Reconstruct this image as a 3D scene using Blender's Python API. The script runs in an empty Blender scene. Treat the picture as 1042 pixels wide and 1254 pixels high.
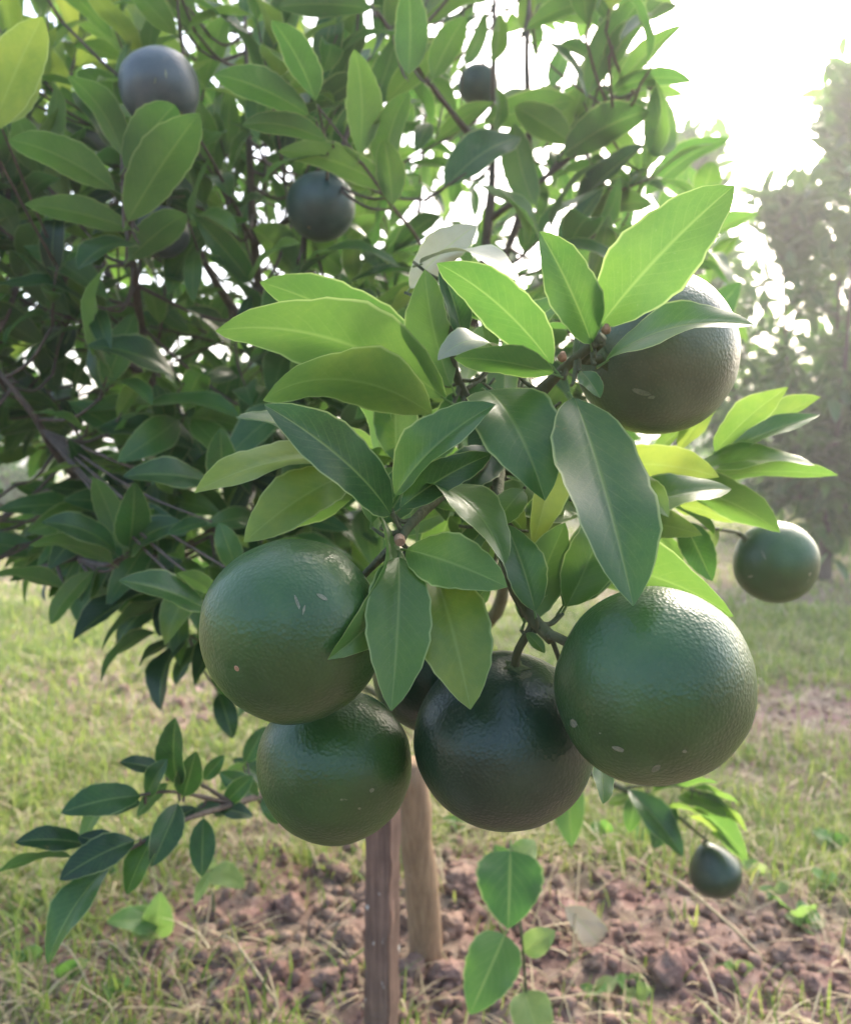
import bpy, math, random
import numpy as np
from mathutils import Vector, Matrix, noise

random.seed(7)
rng = np.random.default_rng(11)
sc = bpy.context.scene
COL = sc.collection
R = math.radians

# ------------------------------------------------------------------ camera, sky, sun, exposure
FPX = 1042.0                       # focal length in photo pixels (photo 1042 x 1254)
CAM_H = 0.75
HORIZON = 560.0
PITCH = math.atan((627 - HORIZON) / FPX)
cam_d = bpy.data.cameras.new('camera')
cam_d.sensor_fit = 'HORIZONTAL'
cam_d.sensor_width = 36.0
cam_d.lens = 36.0
cam_d.clip_start = 0.02
cam_d.clip_end = 2000
cam_d.dof.use_dof = True
cam_d.dof.focus_distance = 0.36
cam_d.dof.aperture_fstop = 15.0
cam = bpy.data.objects.new('camera', cam_d)
COL.objects.link(cam)
cam.location = (0, 0, CAM_H)
cam.rotation_euler = (math.pi / 2 - PITCH, 0, 0)
sc.camera = cam
CAM = Vector((0, 0, CAM_H))
C_R = Vector((1, 0, 0))
C_F = Vector((0, math.cos(PITCH), -math.sin(PITCH)))
C_U = Vector((0, math.sin(PITCH), math.cos(PITCH)))

SUN_AZ, SUN_EL = R(30), R(36)
w = bpy.data.worlds.new('World')
sc.world = w
w.use_nodes = True
wn = w.node_tree
for n in list(wn.nodes):
    wn.nodes.remove(n)
sky = wn.nodes.new('ShaderNodeTexSky')
sky.sky_type = 'NISHITA'
sky.sun_disc = False
sky.sun_elevation = SUN_EL
sky.sun_rotation = SUN_AZ
sky.air_density = 1.0
sky.dust_density = 4.5
sky.ozone_density = 1.0
bg = wn.nodes.new('ShaderNodeBackground')
bg.inputs['Strength'].default_value = 0.15
wo = wn.nodes.new('ShaderNodeOutputWorld')
wn.links.new(sky.outputs[0], bg.inputs[0])
wn.links.new(bg.outputs[0], wo.inputs[0])

sun_d = bpy.data.lights.new('sun', 'SUN')
sun_d.energy = 1.0
sun_d.angle = R(14.0)
sun_d.color = (1.0, 0.91, 0.79)
sun = bpy.data.objects.new('sun', sun_d)
COL.objects.link(sun)
to_sun = Vector((math.sin(SUN_AZ) * math.cos(SUN_EL), math.cos(SUN_AZ) * math.cos(SUN_EL), math.sin(SUN_EL)))
sun.rotation_euler = to_sun.to_track_quat('Z', 'Y').to_euler()
sun.location = (3, 5, 4)

sc.view_settings.view_transform = 'Standard'
sc.view_settings.look = 'None'
sc.view_settings.exposure = 2.28
sc.view_settings.gamma = 1.0
sc.view_settings.use_curve_mapping = False
sc.render.engine = 'CYCLES'
sc.cycles.use_denoising = True
sc.cycles.max_bounces = 10
sc.cycles.transmission_bounces = 6
sc.cycles.diffuse_bounces = 5
sc.cycles.sample_clamp_indirect = 6.0
sc.cycles.volume_bounces = 0
sc.cycles.caustics_reflective = False
sc.cycles.caustics_refractive = False


# ------------------------------------------------------------------ helpers
def P(x, y, d):
    """photo pixel + distance along the view axis -> world point"""
    return CAM + d * (C_F + (x - 521) / FPX * C_R - (y - 627) / FPX * C_U)


def proj(p):
    v = Vector(p) - CAM
    d = v.dot(C_F)
    if d < 1e-4:
        return None
    return 521 + FPX * v.dot(C_R) / d, 627 - FPX * v.dot(C_U) / d, d


def tag(o, label=None, cat=None, group=None, kind=None):
    if label: o['label'] = label
    if cat: o['category'] = cat
    if group: o['group'] = group
    if kind: o['kind'] = kind
    return o


def link(name, data, parent=None):
    o = bpy.data.objects.new(name, data)
    COL.objects.link(o)
    if parent is not None:
        o.parent = parent
    return o


def empty(name, loc):
    o = bpy.data.objects.new(name, None)
    COL.objects.link(o)
    o.location = loc
    o.empty_display_size = 0.02
    return o


class MB:
    """collects verts/faces(+uv,+tone) and builds one mesh"""
    def __init__(s):
        s.v, s.f, s.uv, s.t = [], [], [], []

    def add(s, v, f, uv=None, tone=0.5):
        o = len(s.v)
        s.v.extend([tuple(a) for a in v])
        s.f.extend([tuple(i + o for i in a) for a in f])
        s.uv.extend(uv if uv is not None else [(0.5, 0.5)] * len(v))
        s.t.extend([tone] * len(v))

    def mesh(s, name, mat, smooth=True):
        m = bpy.data.meshes.new(name)
        m.from_pydata(s.v, [], s.f)
        if mat: m.materials.append(mat)
        n = len(m.loops)
        li = np.empty(n, dtype=np.int32)
        m.loops.foreach_get('vertex_index', li)
        uvs = np.array(s.uv, dtype=np.float32)[li]
        ul = m.uv_layers.new(name='UVMap')
        ul.data.foreach_set('uv', uvs.ravel())
        a = m.attributes.new('tone', 'FLOAT', 'POINT')
        a.data.foreach_set('value', np.array(s.t, dtype=np.float32))
        if smooth:
            m.polygons.foreach_set('use_smooth', np.ones(len(m.polygons), dtype=bool))
        m.update()
        return m


def frame(axis, up=Vector((0, 0, 1))):
    z = axis.normalized()
    x = up.cross(z)
    if x.length < 1e-4:
        x = Vector((1, 0, 0)).cross(z)
    x.normalize()
    return x, z.cross(x), z


def spline(pts, n=6):
    """Catmull-Rom through points -> list of Vectors"""
    pts = [Vector(p) for p in pts]
    if len(pts) < 3:
        return [pts[0].lerp(pts[-1], i / n) for i in range(n + 1)]
    q = [pts[0] * 2 - pts[1]] + pts + [pts[-1] * 2 - pts[-2]]
    out = []
    for i in range(1, len(q) - 2):
        p0, p1, p2, p3 = q[i - 1:i + 3]
        for k in range(n):
            t = k / n
            out.append(0.5 * ((2 * p1) + (p2 - p0) * t + (2 * p0 - 5 * p1 + 4 * p2 - p3) * t * t
                              + (3 * p1 - p0 - 3 * p2 + p3) * t ** 3))
    out.append(pts[-1].copy())
    return out


def tube(mb, pts, r0, r1, sides=7, tone=0.5, knob=0.0, cap=True, org=Vector((0, 0, 0))):
    n = len(pts)
    v, f, uv = [], [], []
    L = 0
    x = None
    for i, p in enumerate(pts):
        d = (pts[min(i + 1, n - 1)] - pts[max(i - 1, 0)])
        if d.length < 1e-6: d = Vector((0, 0, 1))
        z = d.normalized()
        if x is None:
            x, y, z = frame(d)
        else:
            x = (x - z * x.dot(z))
            if x.length < 1e-5: x, y, z = frame(d)
            x.normalize()
            y = z.cross(x)
        r = r0 + (r1 - r0) * i / max(1, n - 1)
        if knob: r *= 1 + knob * noise.noise(p * 60)
        if i: L += (p - pts[i - 1]).length
        for k in range(sides):
            a = 2 * math.pi * k / sides
            v.append(p + x * math.cos(a) * r + y * math.sin(a) * r - org)
            uv.append((k / sides, L))
    for i in range(n - 1):
        for k in range(sides):
            k2 = (k + 1) % sides
            f.append((i * sides + k, i * sides + k2, (i + 1) * sides + k2, (i + 1) * sides + k))
    if cap:
        f.append(tuple(range(sides - 1, -1, -1)))
        f.append(tuple((n - 1) * sides + k for k in range(sides)))
    mb.add(v, f, uv, tone)


# ------------------------------------------------------------------ materials
def new_mat(name):
    m = bpy.data.materials.new(name)
    m.use_nodes = True
    nt = m.node_tree
    b = nt.nodes['Principled BSDF']
    return m, nt, b, nt.nodes['Material Output']


def N(nt, typ, **kw):
    n = nt.nodes.new(typ)
    for k, v in kw.items():
        if k.startswith('i_'):
            key = k[2:]
            n.inputs[int(key) if key.isdigit() else key.replace('_', ' ')].default_value = v
        else:
            setattr(n, k, v)
    return n


def math_n(nt, op, a, b=None, c=None, clamp=False):
    n = nt.nodes.new('ShaderNodeMath')
    n.operation = op
    n.use_clamp = clamp
    for i, s in enumerate((a, b, c)):
        if s is None: continue
        if isinstance(s, (int, float)):
            n.inputs[i].default_value = s
        else:
            nt.links.new(s, n.inputs[i])
    return n.outputs[0]


def ramp(nt, fac, stops):
    n = nt.nodes.new('ShaderNodeValToRGB')
    e = n.color_ramp.elements
    while len(e) < len(stops): e.new(0.5)
    for el, (p, c) in zip(e, stops):
        el.position = p
        el.color = (*c, 1) if len(c) == 3 else c
    nt.links.new(fac, n.inputs[0])
    return n.outputs[0]


def mixc(nt, fac, a, b, mode='MIX'):
    n = nt.nodes.new('ShaderNodeMix')
    n.data_type = 'RGBA'
    n.blend_type = mode
    for s, i in ((fac, 0), (a, 6), (b, 7)):
        if isinstance(s, (int, float)):
            n.inputs[i].default_value = s
        elif isinstance(s, tuple):
            n.inputs[i].default_value = (*s, 1)
        else:
            nt.links.new(s, n.inputs[i])
    return n.outputs[2]


def leaf_material(name, stops, trans_stops, rough=0.34, trans=0.44, vein_amt=0.55, side_freq=13, rand=0.25):
    m, nt, b, out = new_mat(name)
    L = nt.links
    uvn = N(nt, 'ShaderNodeUVMap')
    sep = N(nt, 'ShaderNodeSeparateXYZ')
    L.new(uvn.outputs[0], sep.inputs[0])
    u = math_n(nt, 'ABSOLUTE', math_n(nt, 'MULTIPLY_ADD', sep.outputs[0], 2.0, -1.0))
    v = sep.outputs[1]
    att = N(nt, 'ShaderNodeAttribute', attribute_name='tone')
    oi = N(nt, 'ShaderNodeObjectInfo')
    tone = math_n(nt, 'ADD', att.outputs['Fac'], math_n(nt, 'MULTIPLY_ADD', oi.outputs['Random'], rand, -rand / 2))
    geo = N(nt, 'ShaderNodeNewGeometry')
    tc = N(nt, 'ShaderNodeTexCoord')
    n1 = N(nt, 'ShaderNodeTexNoise', i_Scale=42.0, i_Detail=3.0)
    n2 = N(nt, 'ShaderNodeTexNoise', i_Scale=260.0, i_Detail=3.0)
    L.new(geo.outputs['Position'], n1.inputs['Vector'])
    L.new(geo.outputs['Position'], n2.inputs['Vector'])
    tone2 = math_n(nt, 'ADD', tone, math_n(nt, 'MULTIPLY_ADD', n1.outputs[0], 0.34, -0.17), clamp=True)
    tone2 = math_n(nt, 'ADD', tone2, math_n(nt, 'MULTIPLY_ADD', n2.outputs[0], 0.14, -0.07), clamp=True)
    base = ramp(nt, tone2, stops)
    tcol = ramp(nt, tone2, trans_stops)
    # veins: midrib + side veins
    mid = math_n(nt, 'SUBTRACT', 1.0, math_n(nt, 'DIVIDE', u, 0.07), clamp=True)
    sv = math_n(nt, 'SUBTRACT', math_n(nt, 'MULTIPLY', v, float(side_freq)), math_n(nt, 'MULTIPLY', u, 3.2))
    sv = math_n(nt, 'ABSOLUTE', math_n(nt, 'SUBTRACT', math_n(nt, 'FRACT', sv), 0.5))
    sv = math_n(nt, 'SUBTRACT', 1.0, math_n(nt, 'DIVIDE', sv, 0.12), clamp=True)
    sv = math_n(nt, 'MULTIPLY', sv, math_n(nt, 'SUBTRACT', 1.0, u, clamp=True))
    edge = math_n(nt, 'MULTIPLY', math_n(nt, 'SUBTRACT', u, 0.925, clamp=True), 24.0, clamp=True)
    edge = math_n(nt, 'MULTIPLY', edge, 0.62)
    vm = math_n(nt, 'MAXIMUM', mid, math_n(nt, 'MULTIPLY', sv, 0.28))
    vm = math_n(nt, 'MULTIPLY', vm, vein_amt)
    base = mixc(nt, vm, base, (0.22, 0.33, 0.09))
    base = mixc(nt, edge, base, (0.30, 0.40, 0.14))
    mpv = N(nt, 'ShaderNodeMapping')
    mpv.inputs['Scale'].default_value = (16, 38, 1)
    L.new(uvn.outputs[0], mpv.inputs[0])
    ret = N(nt, 'ShaderNodeTexVoronoi', feature='DISTANCE_TO_EDGE', i_Scale=1.0)
    L.new(mpv.outputs[0], ret.inputs['Vector'])
    rm = math_n(nt, 'SUBTRACT', 1.0, math_n(nt, 'DIVIDE', ret.outputs['Distance'], 0.09), clamp=True)
    base = mixc(nt, math_n(nt, 'MULTIPLY', rm, 0.10), base, (0.22, 0.33, 0.09))
    # paler, greyer underside
    under = mixc(nt, 0.42, base, (0.15, 0.23, 0.10))
    base2 = mixc(nt, geo.outputs['Backfacing'], base, under)
    # dusty specks
    dust = N(nt, 'ShaderNodeTexNoise', i_Scale=900.0, i_Detail=2.0)
    L.new(geo.outputs['Position'], dust.inputs['Vector'])
    dm = math_n(nt, 'MULTIPLY', math_n(nt, 'SUBTRACT', dust.outputs[0], 0.66, clamp=True), 2.2, clamp=True)
    base2 = mixc(nt, dm, base2, (0.30, 0.30, 0.22))
    sp = N(nt, 'ShaderNodeTexNoise', i_Scale=75.0, i_Detail=5.0, i_Roughness=0.7)
    L.new(geo.outputs['Position'], sp.inputs['Vector'])
    spm = math_n(nt, 'MULTIPLY', math_n(nt, 'SUBTRACT', sp.outputs[0], 0.685, clamp=True), 14.0, clamp=True)
    base2 = mixc(nt, math_n(nt, 'MULTIPLY', spm, 0.75), base2, (0.22, 0.17, 0.06))
    L.new(base2, b.inputs['Base Color'])
    rg = math_n(nt, 'MULTIPLY_ADD', n1.outputs[0], 0.16, rough - 0.08)
    rg = math_n(nt, 'ADD', rg, math_n(nt, 'MULTIPLY', geo.outputs['Backfacing'], 0.22))
    L.new(rg, b.inputs['Roughness'])
    b.inputs['Specular IOR Level'].default_value = 0.45
    bump = N(nt, 'ShaderNodeBump', i_Strength=0.5, i_Distance=0.0006)
    h = math_n(nt, 'ADD', math_n(nt, 'MULTIPLY', vm, -0.9), math_n(nt, 'MULTIPLY', n2.outputs[0], 0.3))
    h = math_n(nt, 'SUBTRACT', h, math_n(nt, 'MULTIPLY', rm, 0.05))
    L.new(h, bump.inputs['Height'])
    L.new(bump.outputs[0], b.inputs['Normal'])
    tr = N(nt, 'ShaderNodeBsdfTranslucent')
    tcol = mixc(nt, math_n(nt, 'MULTIPLY', vm, 0.6), tcol, (0.45, 0.6, 0.18))
    tcol = mixc(nt, edge, tcol, (0.55, 0.68, 0.25))
    L.new(tcol, tr.inputs[0])
    mx = N(nt, 'ShaderNodeMixShader')
    mx.inputs[0].default_value = trans
    L.new(b.outputs[0], mx.inputs[1])
    L.new(tr.outputs[0], mx.inputs[2])
    L.new(mx.outputs[0], out.inputs[0])
    return m


M_LEAF = leaf_material('citrus_leaf',
    [(0.0, (0.008, 0.032, 0.014)), (0.35, (0.024, 0.088, 0.026)), (0.65, (0.060, 0.150, 0.026)), (1.0, (0.19, 0.26, 0.035))],
    [(0.0, (0.02, 0.07, 0.015)), (0.35, (0.09, 0.24, 0.035)), (0.65, (0.19, 0.36, 0.055)), (1.0, (0.45, 0.56, 0.08))])
M_WEED = leaf_material('weed_leaf',
    [(0.0, (0.03, 0.10, 0.03)), (0.5, (0.06, 0.17, 0.04)), (1.0, (0.20, 0.26, 0.10))],
    [(0.0, (0.10, 0.28, 0.04)), (0.5, (0.2, 0.42, 0.06)), (1.0, (0.5, 0.6, 0.2))], rough=0.55, vein_amt=0.9, side_freq=6)
M_DRYLEAF = leaf_material('dry_leaf',
    [(0.0, (0.16, 0.10, 0.06)), (0.5, (0.32, 0.25, 0.17)), (1.0, (0.45, 0.40, 0.30))],
    [(0.0, (0.3, 0.2, 0.1)), (0.5, (0.45, 0.35, 0.2)), (1.0, (0.5, 0.45, 0.3))], rough=0.7, trans=0.25)


M_GLARE_LEAF = leaf_material('glare_leaf',  # green leaves with the glare of the sky painted into their colour
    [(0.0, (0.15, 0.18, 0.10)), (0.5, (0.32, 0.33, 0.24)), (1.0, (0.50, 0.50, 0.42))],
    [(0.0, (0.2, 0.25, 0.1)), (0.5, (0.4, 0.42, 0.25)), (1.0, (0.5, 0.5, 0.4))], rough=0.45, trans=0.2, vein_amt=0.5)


def bark_material(name, c0, c1, scale=90.0, stretch=0.25, rough=0.85):
    m, nt, b, out = new_mat(name)
    L = nt.links
    tc = N(nt, 'ShaderNodeTexCoord')
    mp = N(nt, 'ShaderNodeMapping')
    mp.inputs['Scale'].default_value = (1, 1, stretch)
    L.new(tc.outputs['Object'], mp.inputs[0])
    n1 = N(nt, 'ShaderNodeTexNoise', i_Scale=scale, i_Detail=6.0, i_Roughness=0.65)
    n2 = N(nt, 'ShaderNodeTexNoise', i_Scale=scale * 0.2, i_Detail=3.0)
    L.new(mp.outputs[0], n1.inputs['Vector'])
    L.new(mp.outputs[0], n2.inputs['Vector'])
    f = math_n(nt, 'MULTIPLY_ADD', n1.outputs[0], 0.6, math_n(nt, 'MULTIPLY', n2.outputs[0], 0.4))
    L.new(ramp(nt, f, [(0.3, c0), (0.7, c1)]), b.inputs['Base Color'])
    b.inputs['Roughness'].default_value = rough
    bump = N(nt, 'ShaderNodeBump', i_Strength=0.8, i_Distance=0.003)
    L.new(n1.outputs[0], bump.inputs['Height'])
    L.new(bump.outputs[0], b.inputs['Normal'])
    return m


M_BARK = bark_material('branch_bark', (0.045, 0.035, 0.025), (0.15, 0.12, 0.09), 120)
M_TWIG = bark_material('green_twig', (0.035, 0.05, 0.018), (0.11, 0.12, 0.05), 220)
M_CUT = bark_material('cut_wood', (0.30, 0.17, 0.10), (0.5, 0.32, 0.2), 400)


def stake_material(name, c0, c1, flecks):
    m, nt, b, out = new_mat(name)
    L = nt.links
    tc = N(nt, 'ShaderNodeTexCoord')
    mp = N(nt, 'ShaderNodeMapping')
    mp.inputs['Scale'].default_value = (1, 1, 0.06)
    L.new(tc.outputs['Object'], mp.inputs[0])
    n1 = N(nt, 'ShaderNodeTexNoise', i_Scale=220.0, i_Detail=6.0, i_Roughness=0.7)
    n2 = N(nt, 'ShaderNodeTexNoise', i_Scale=24.0, i_Detail=4.0)
    L.new(mp.outputs[0], n1.inputs['Vector'])
    L.new(tc.outputs['Object'], n2.inputs['Vector'])
    f = math_n(nt, 'MULTIPLY_ADD', n1.outputs[0], 0.65, math_n(nt, 'MULTIPLY', n2.outputs[0], 0.35))
    col = ramp(nt, f, [(0.32, c0), (0.68, c1)])
    n3 = N(nt, 'ShaderNodeTexNoise', i_Scale=110.0, i_Detail=2.0)
    mp2 = N(nt, 'ShaderNodeMapping')
    mp2.inputs['Scale'].default_value = (1, 1, 0.5)
    L.new(tc.outputs['Object'], mp2.inputs[0])
    L.new(mp2.outputs[0], n3.inputs['Vector'])
    fl = math_n(nt, 'MULTIPLY', math_n(nt, 'SUBTRACT', n3.outputs[0], 0.70, clamp=True), flecks, clamp=True)
    col = mixc(nt, fl, col, (0.6, 0.58, 0.52))
    L.new(col, b.inputs['Base Color'])
    b.inputs['Roughness'].default_value = 0.85
    bump = N(nt, 'ShaderNodeBump', i_Strength=0.9, i_Distance=0.003)
    L.new(n1.outputs[0], bump.inputs['Height'])
    L.new(bump.outputs[0], b.inputs['Normal'])
    return m


M_STAKE1 = stake_material('stake_sawn', (0.06, 0.034, 0.024), (0.29, 0.18, 0.13), 12.0)
M_STAKE2 = stake_material('stake_round', (0.15, 0.088, 0.048), (0.40, 0.275, 0.16), 3.0)


def peel_material(name, tint, spots=1.0):
    m, nt, b, out = new_mat(name)
    L = nt.links
    tc = N(nt, 'ShaderNodeTexCoord')
    big = N(nt, 'ShaderNodeTexNoise', i_Scale=22.0, i_Detail=4.0)
    fine = N(nt, 'ShaderNodeTexVoronoi', feature='SMOOTH_F1', i_Scale=620.0)
    fine.inputs['Smoothness'].default_value = 0.5
    wob = N(nt, 'ShaderNodeTexNoise', i_Scale=330.0, i_Detail=3.0, i_Roughness=0.6)
    for n in (big, fine, wob):
        L.new(tc.outputs['Object'], n.inputs['Vector'])
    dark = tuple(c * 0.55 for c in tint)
    lite = (tint[0] * 1.9, tint[1] * 1.5, tint[2] * 1.3)
    col = ramp(nt, big.outputs[0], [(0.25, dark), (0.55, tint), (0.8, lite)])
    gl = math_n(nt, 'MULTIPLY', math_n(nt, 'SUBTRACT', 0.35, fine.outputs['Distance'], clamp=True), 0.7, clamp=True)
    col = mixc(nt, gl, col, (tint[0] * 2.6 + 0.01, tint[1] * 1.9, tint[2] * 1.8))
    # scattered pale scars
    sp = N(nt, 'ShaderNodeTexVoronoi', feature='F1', i_Scale=46.0)
    wv = N(nt, 'ShaderNodeTexNoise', i_Scale=150.0, i_Detail=2.0)
    L.new(tc.outputs['Object'], wv.inputs['Vector'])
    vadd = N(nt, 'ShaderNodeVectorMath', operation='MULTIPLY_ADD')
    L.new(wv.outputs['Color'], vadd.inputs[0])
    vadd.inputs[1].default_value = (0.02, 0.02, 0.02)
    L.new(tc.outputs['Object'], vadd.inputs[2])
    L.new(vadd.outputs[0], sp.inputs['Vector'])
    sepc = N(nt, 'ShaderNodeSeparateColor')
    L.new(sp.outputs['Color'], sepc.inputs[0])
    pick = math_n(nt, 'GREATER_THAN', sepc.outputs[0], 0.80)
    dot = math_n(nt, 'MULTIPLY', math_n(nt, 'SUBTRACT', 0.10, sp.outputs['Distance'], clamp=True), 14.0, clamp=True)
    sm = math_n(nt, 'MULTIPLY', math_n(nt, 'MULTIPLY', dot, pick), 0.75 * spots)
    col = mixc(nt, sm, col, (0.36, 0.36, 0.26))
    # bloom: dusty film, strongest in blotches
    bl = N(nt, 'ShaderNodeTexNoise', i_Scale=60.0, i_Detail=5.0, i_Roughness=0.7)
    L.new(tc.outputs['Object'], bl.inputs['Vector'])
    bm_ = math_n(nt, 'MULTIPLY', math_n(nt, 'SUBTRACT', bl.outputs[0], 0.5, clamp=True), 0.32, clamp=True)
    col = mixc(nt, bm_, col, (0.20, 0.24, 0.20))
    L.new(col, b.inputs['Base Color'])
    b.inputs['Roughness'].default_value = 0.42
    L.new(math_n(nt, 'MULTIPLY_ADD', bl.outputs[0], 0.22, 0.22), b.inputs['Roughness'])
    b.inputs['Specular IOR Level'].default_value = 0.46
    b1 = N(nt, 'ShaderNodeBump', i_Strength=0.38, i_Distance=0.0006)
    L.new(math_n(nt, 'ADD', fine.outputs['Distance'], math_n(nt, 'MULTIPLY', wob.outputs[0], 0.9)), b1.inputs['Height'])
    L.new(b1.outputs[0], b.inputs['Normal'])
    return m


M_PEEL = peel_material('green_peel', (0.028, 0.080, 0.018))
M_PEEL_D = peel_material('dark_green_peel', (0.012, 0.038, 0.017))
M_PEEL_B = peel_material('bronze_green_peel', (0.085, 0.120, 0.060))
M_PEEL_G = peel_material('bloomed_peel', (0.065, 0.092, 0.095))
M_PEEL_H = peel_material('faintly_bloomed_peel', (0.040, 0.085, 0.065))
M_SCAR = bark_material('peel_scar', (0.07, 0.11, 0.055), (0.28, 0.29, 0.20), 900)
M_CALYX = bark_material('calyx', (0.05, 0.08, 0.025), (0.14, 0.17, 0.06), 400)

# soil ----------------------------------------------------------------
def soil_material(name, ground=True):
    m, nt, b, out = new_mat(name)
    L = nt.links
    geo = N(nt, 'ShaderNodeNewGeometry')
    n1 = N(nt, 'ShaderNodeTexNoise', i_Scale=2.2, i_Detail=6.0, i_Roughness=0.6)
    n2 = N(nt, 'ShaderNodeTexNoise', i_Scale=38.0, i_Detail=8.0, i_Roughness=0.72)
    n3 = N(nt, 'ShaderNodeTexNoise', i_Scale=8.0, i_Detail=4.0)
    for n in (n1, n2, n3):
        L.new(geo.outputs['Position'], n.inputs['Vector'])
    red = ramp(nt, n2.outputs[0], [(0.25, (0.085, 0.042, 0.036)), (0.5, (0.25, 0.145, 0.125)), (0.78, (0.43, 0.31, 0.28))])
    tan = ramp(nt, n2.outputs[0], [(0.25, (0.10, 0.072, 0.048)), (0.5, (0.27, 0.21, 0.15)), (0.8, (0.46, 0.39, 0.31))])
    col = mixc(nt, ramp(nt, n3.outputs[0], [(0.38, (0, 0, 0)), (0.62, (1, 1, 1))]), red, tan)
    if ground:
        sep = N(nt, 'ShaderNodeSeparateXYZ')
        L.new(geo.outputs['Position'], sep.inputs[0])
        far = math_n(nt, 'MULTIPLY_ADD', sep.outputs[1], 1 / 7.0, -0.35, clamp=True)
        gf = math_n(nt, 'MULTIPLY', far, ramp(nt, n1.outputs[0], [(0.3, (0.5,) * 3), (0.6, (1, 1, 1))]))
        gcol = ramp(nt, n2.outputs[0], [(0.3, (0.10, 0.13, 0.035)), (0.6, (0.24, 0.25, 0.09)), (0.8, (0.33, 0.29, 0.15))])
        col = mixc(nt, gf, col, gcol)
    if not ground:
        col = mixc(nt, 0.35, col, (0.44, 0.27, 0.21))
    L.new(col, b.inputs['Base Color'])
    b.inputs['Roughness'].default_value = 0.95
    b.inputs['Specular IOR Level'].default_value = 0.15
    bump = N(nt, 'ShaderNodeBump', i_Strength=1.0, i_Distance=0.012)
    L.new(n2.outputs[0], bump.inputs['Height'])
    L.new(bump.outputs[0], b.inputs['Normal'])
    return m


M_SOIL = soil_material('soil')
M_CLOD = soil_material('clod_soil', False)


def blade_material(name, stops, trans):
    m, nt, b, out = new_mat(name)
    L = nt.links
    att = N(nt, 'ShaderNodeAttribute', attribute_name='tone')
    col = ramp(nt, att.outputs['Fac'], stops)
    L.new(col, b.inputs['Base Color'])
    b.inputs['Roughness'].default_value = 0.6
    b.inputs['Specular IOR Level'].default_value = 0.25
    tr = N(nt, 'ShaderNodeBsdfTranslucent')
    L.new(mixc(nt, 0.4, col, (0.5, 0.6, 0.12)), tr.inputs[0])
    mx = N(nt, 'ShaderNodeMixShader')
    mx.inputs[0].default_value = trans
    L.new(b.outputs[0], mx.inputs[1])
    L.new(tr.outputs[0], mx.inputs[2])
    L.new(mx.outputs[0], out.inputs[0])
    return m


M_GRASS = blade_material('grass_blades', [(0.0, (0.05, 0.11, 0.02)), (0.5, (0.165, 0.27, 0.048)), (1.0, (0.42, 0.43, 0.13))], 0.4)
M_STRAW = blade_material('straw', [(0.0, (0.22, 0.16, 0.09)), (0.5, (0.40, 0.32, 0.19)), (1.0, (0.58, 0.50, 0.33))], 0.2)

# ------------------------------------------------------------------ ground
def gz(x, y):
    d = math.hypot(x, y - 1.5)
    k = 1.0 if d < 12 else 12 / d
    z = 0.030 * k * noise.fractal(Vector((x * 1.1, y * 1.1, 0.3)), 1.0, 2.0, 3)
    soil = math.exp(-((x - 0.1) / 0.75) ** 2 - ((y - 1.35) / 0.5) ** 2)
    z += soil * (0.024 * noise.noise(Vector((x * 9, y * 9, 2.0))) + 0.026 * noise.noise(Vector((x * 21, y * 21, 5.0))) + 0.012)
    return z


def grass_amount(x, y):
    """0 bare soil .. 1 full grass"""
    s = math.exp(-((x - 0.05) / 0.55) ** 2 - ((y - 1.20) / 0.27) ** 2) * 0.92
    s += 0.75 * math.exp(-((x - 1.15) / 0.35) ** 2 - ((y - 2.45) / 0.40) ** 2)
    s += 0.70 * math.exp(-((x - 0.55) / 0.2) ** 2 - ((y - 1.3) / 0.14) ** 2)
    s += 0.7 * math.exp(-((x + 0.75) / 0.28) ** 2 - ((y - 2.45) / 0.18) ** 2)
    n = noise.fractal(Vector((x * 1.6, y * 1.6, 9.0)), 1.0, 2.0, 3)
    return max(0.05, min(1.0, 0.86 - s + 0.62 * n))


def graded(a, b, fine, c0, c1, grow=1.12):
    vals = list(np.arange(c0, c1 + fine * 0.5, fine))
    st, v = fine, c1
    while v < b:
        st *= grow
        v += st
        vals.append(v)
    st, v = fine, c0
    while v > a:
        st *= grow
        v -= st
        vals.insert(0, v)
    return vals


xs = graded(-160, 160, 0.022, -1.0, 1.25, 1.10)
ys = graded(-30, 260, 0.022, 0.8, 2.4, 1.09)
gv = [(x, y, gz(x, y)) for y in ys for x in xs]
nx = len(xs)
gf = [(j * nx + i, j * nx + i + 1, (j + 1) * nx + i + 1, (j + 1) * nx + i) for j in range(len(ys) - 1) for i in range(nx - 1)]
gm = bpy.data.meshes.new('ground')
gm.from_pydata(gv, [], gf)
gm.materials.append(M_SOIL)
gm.polygons.foreach_set('use_smooth', np.ones(len(gm.polygons), dtype=bool))
ground = tag(link('ground', gm), kind='structure', label='bare reddish soil with patchy grass')


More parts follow.
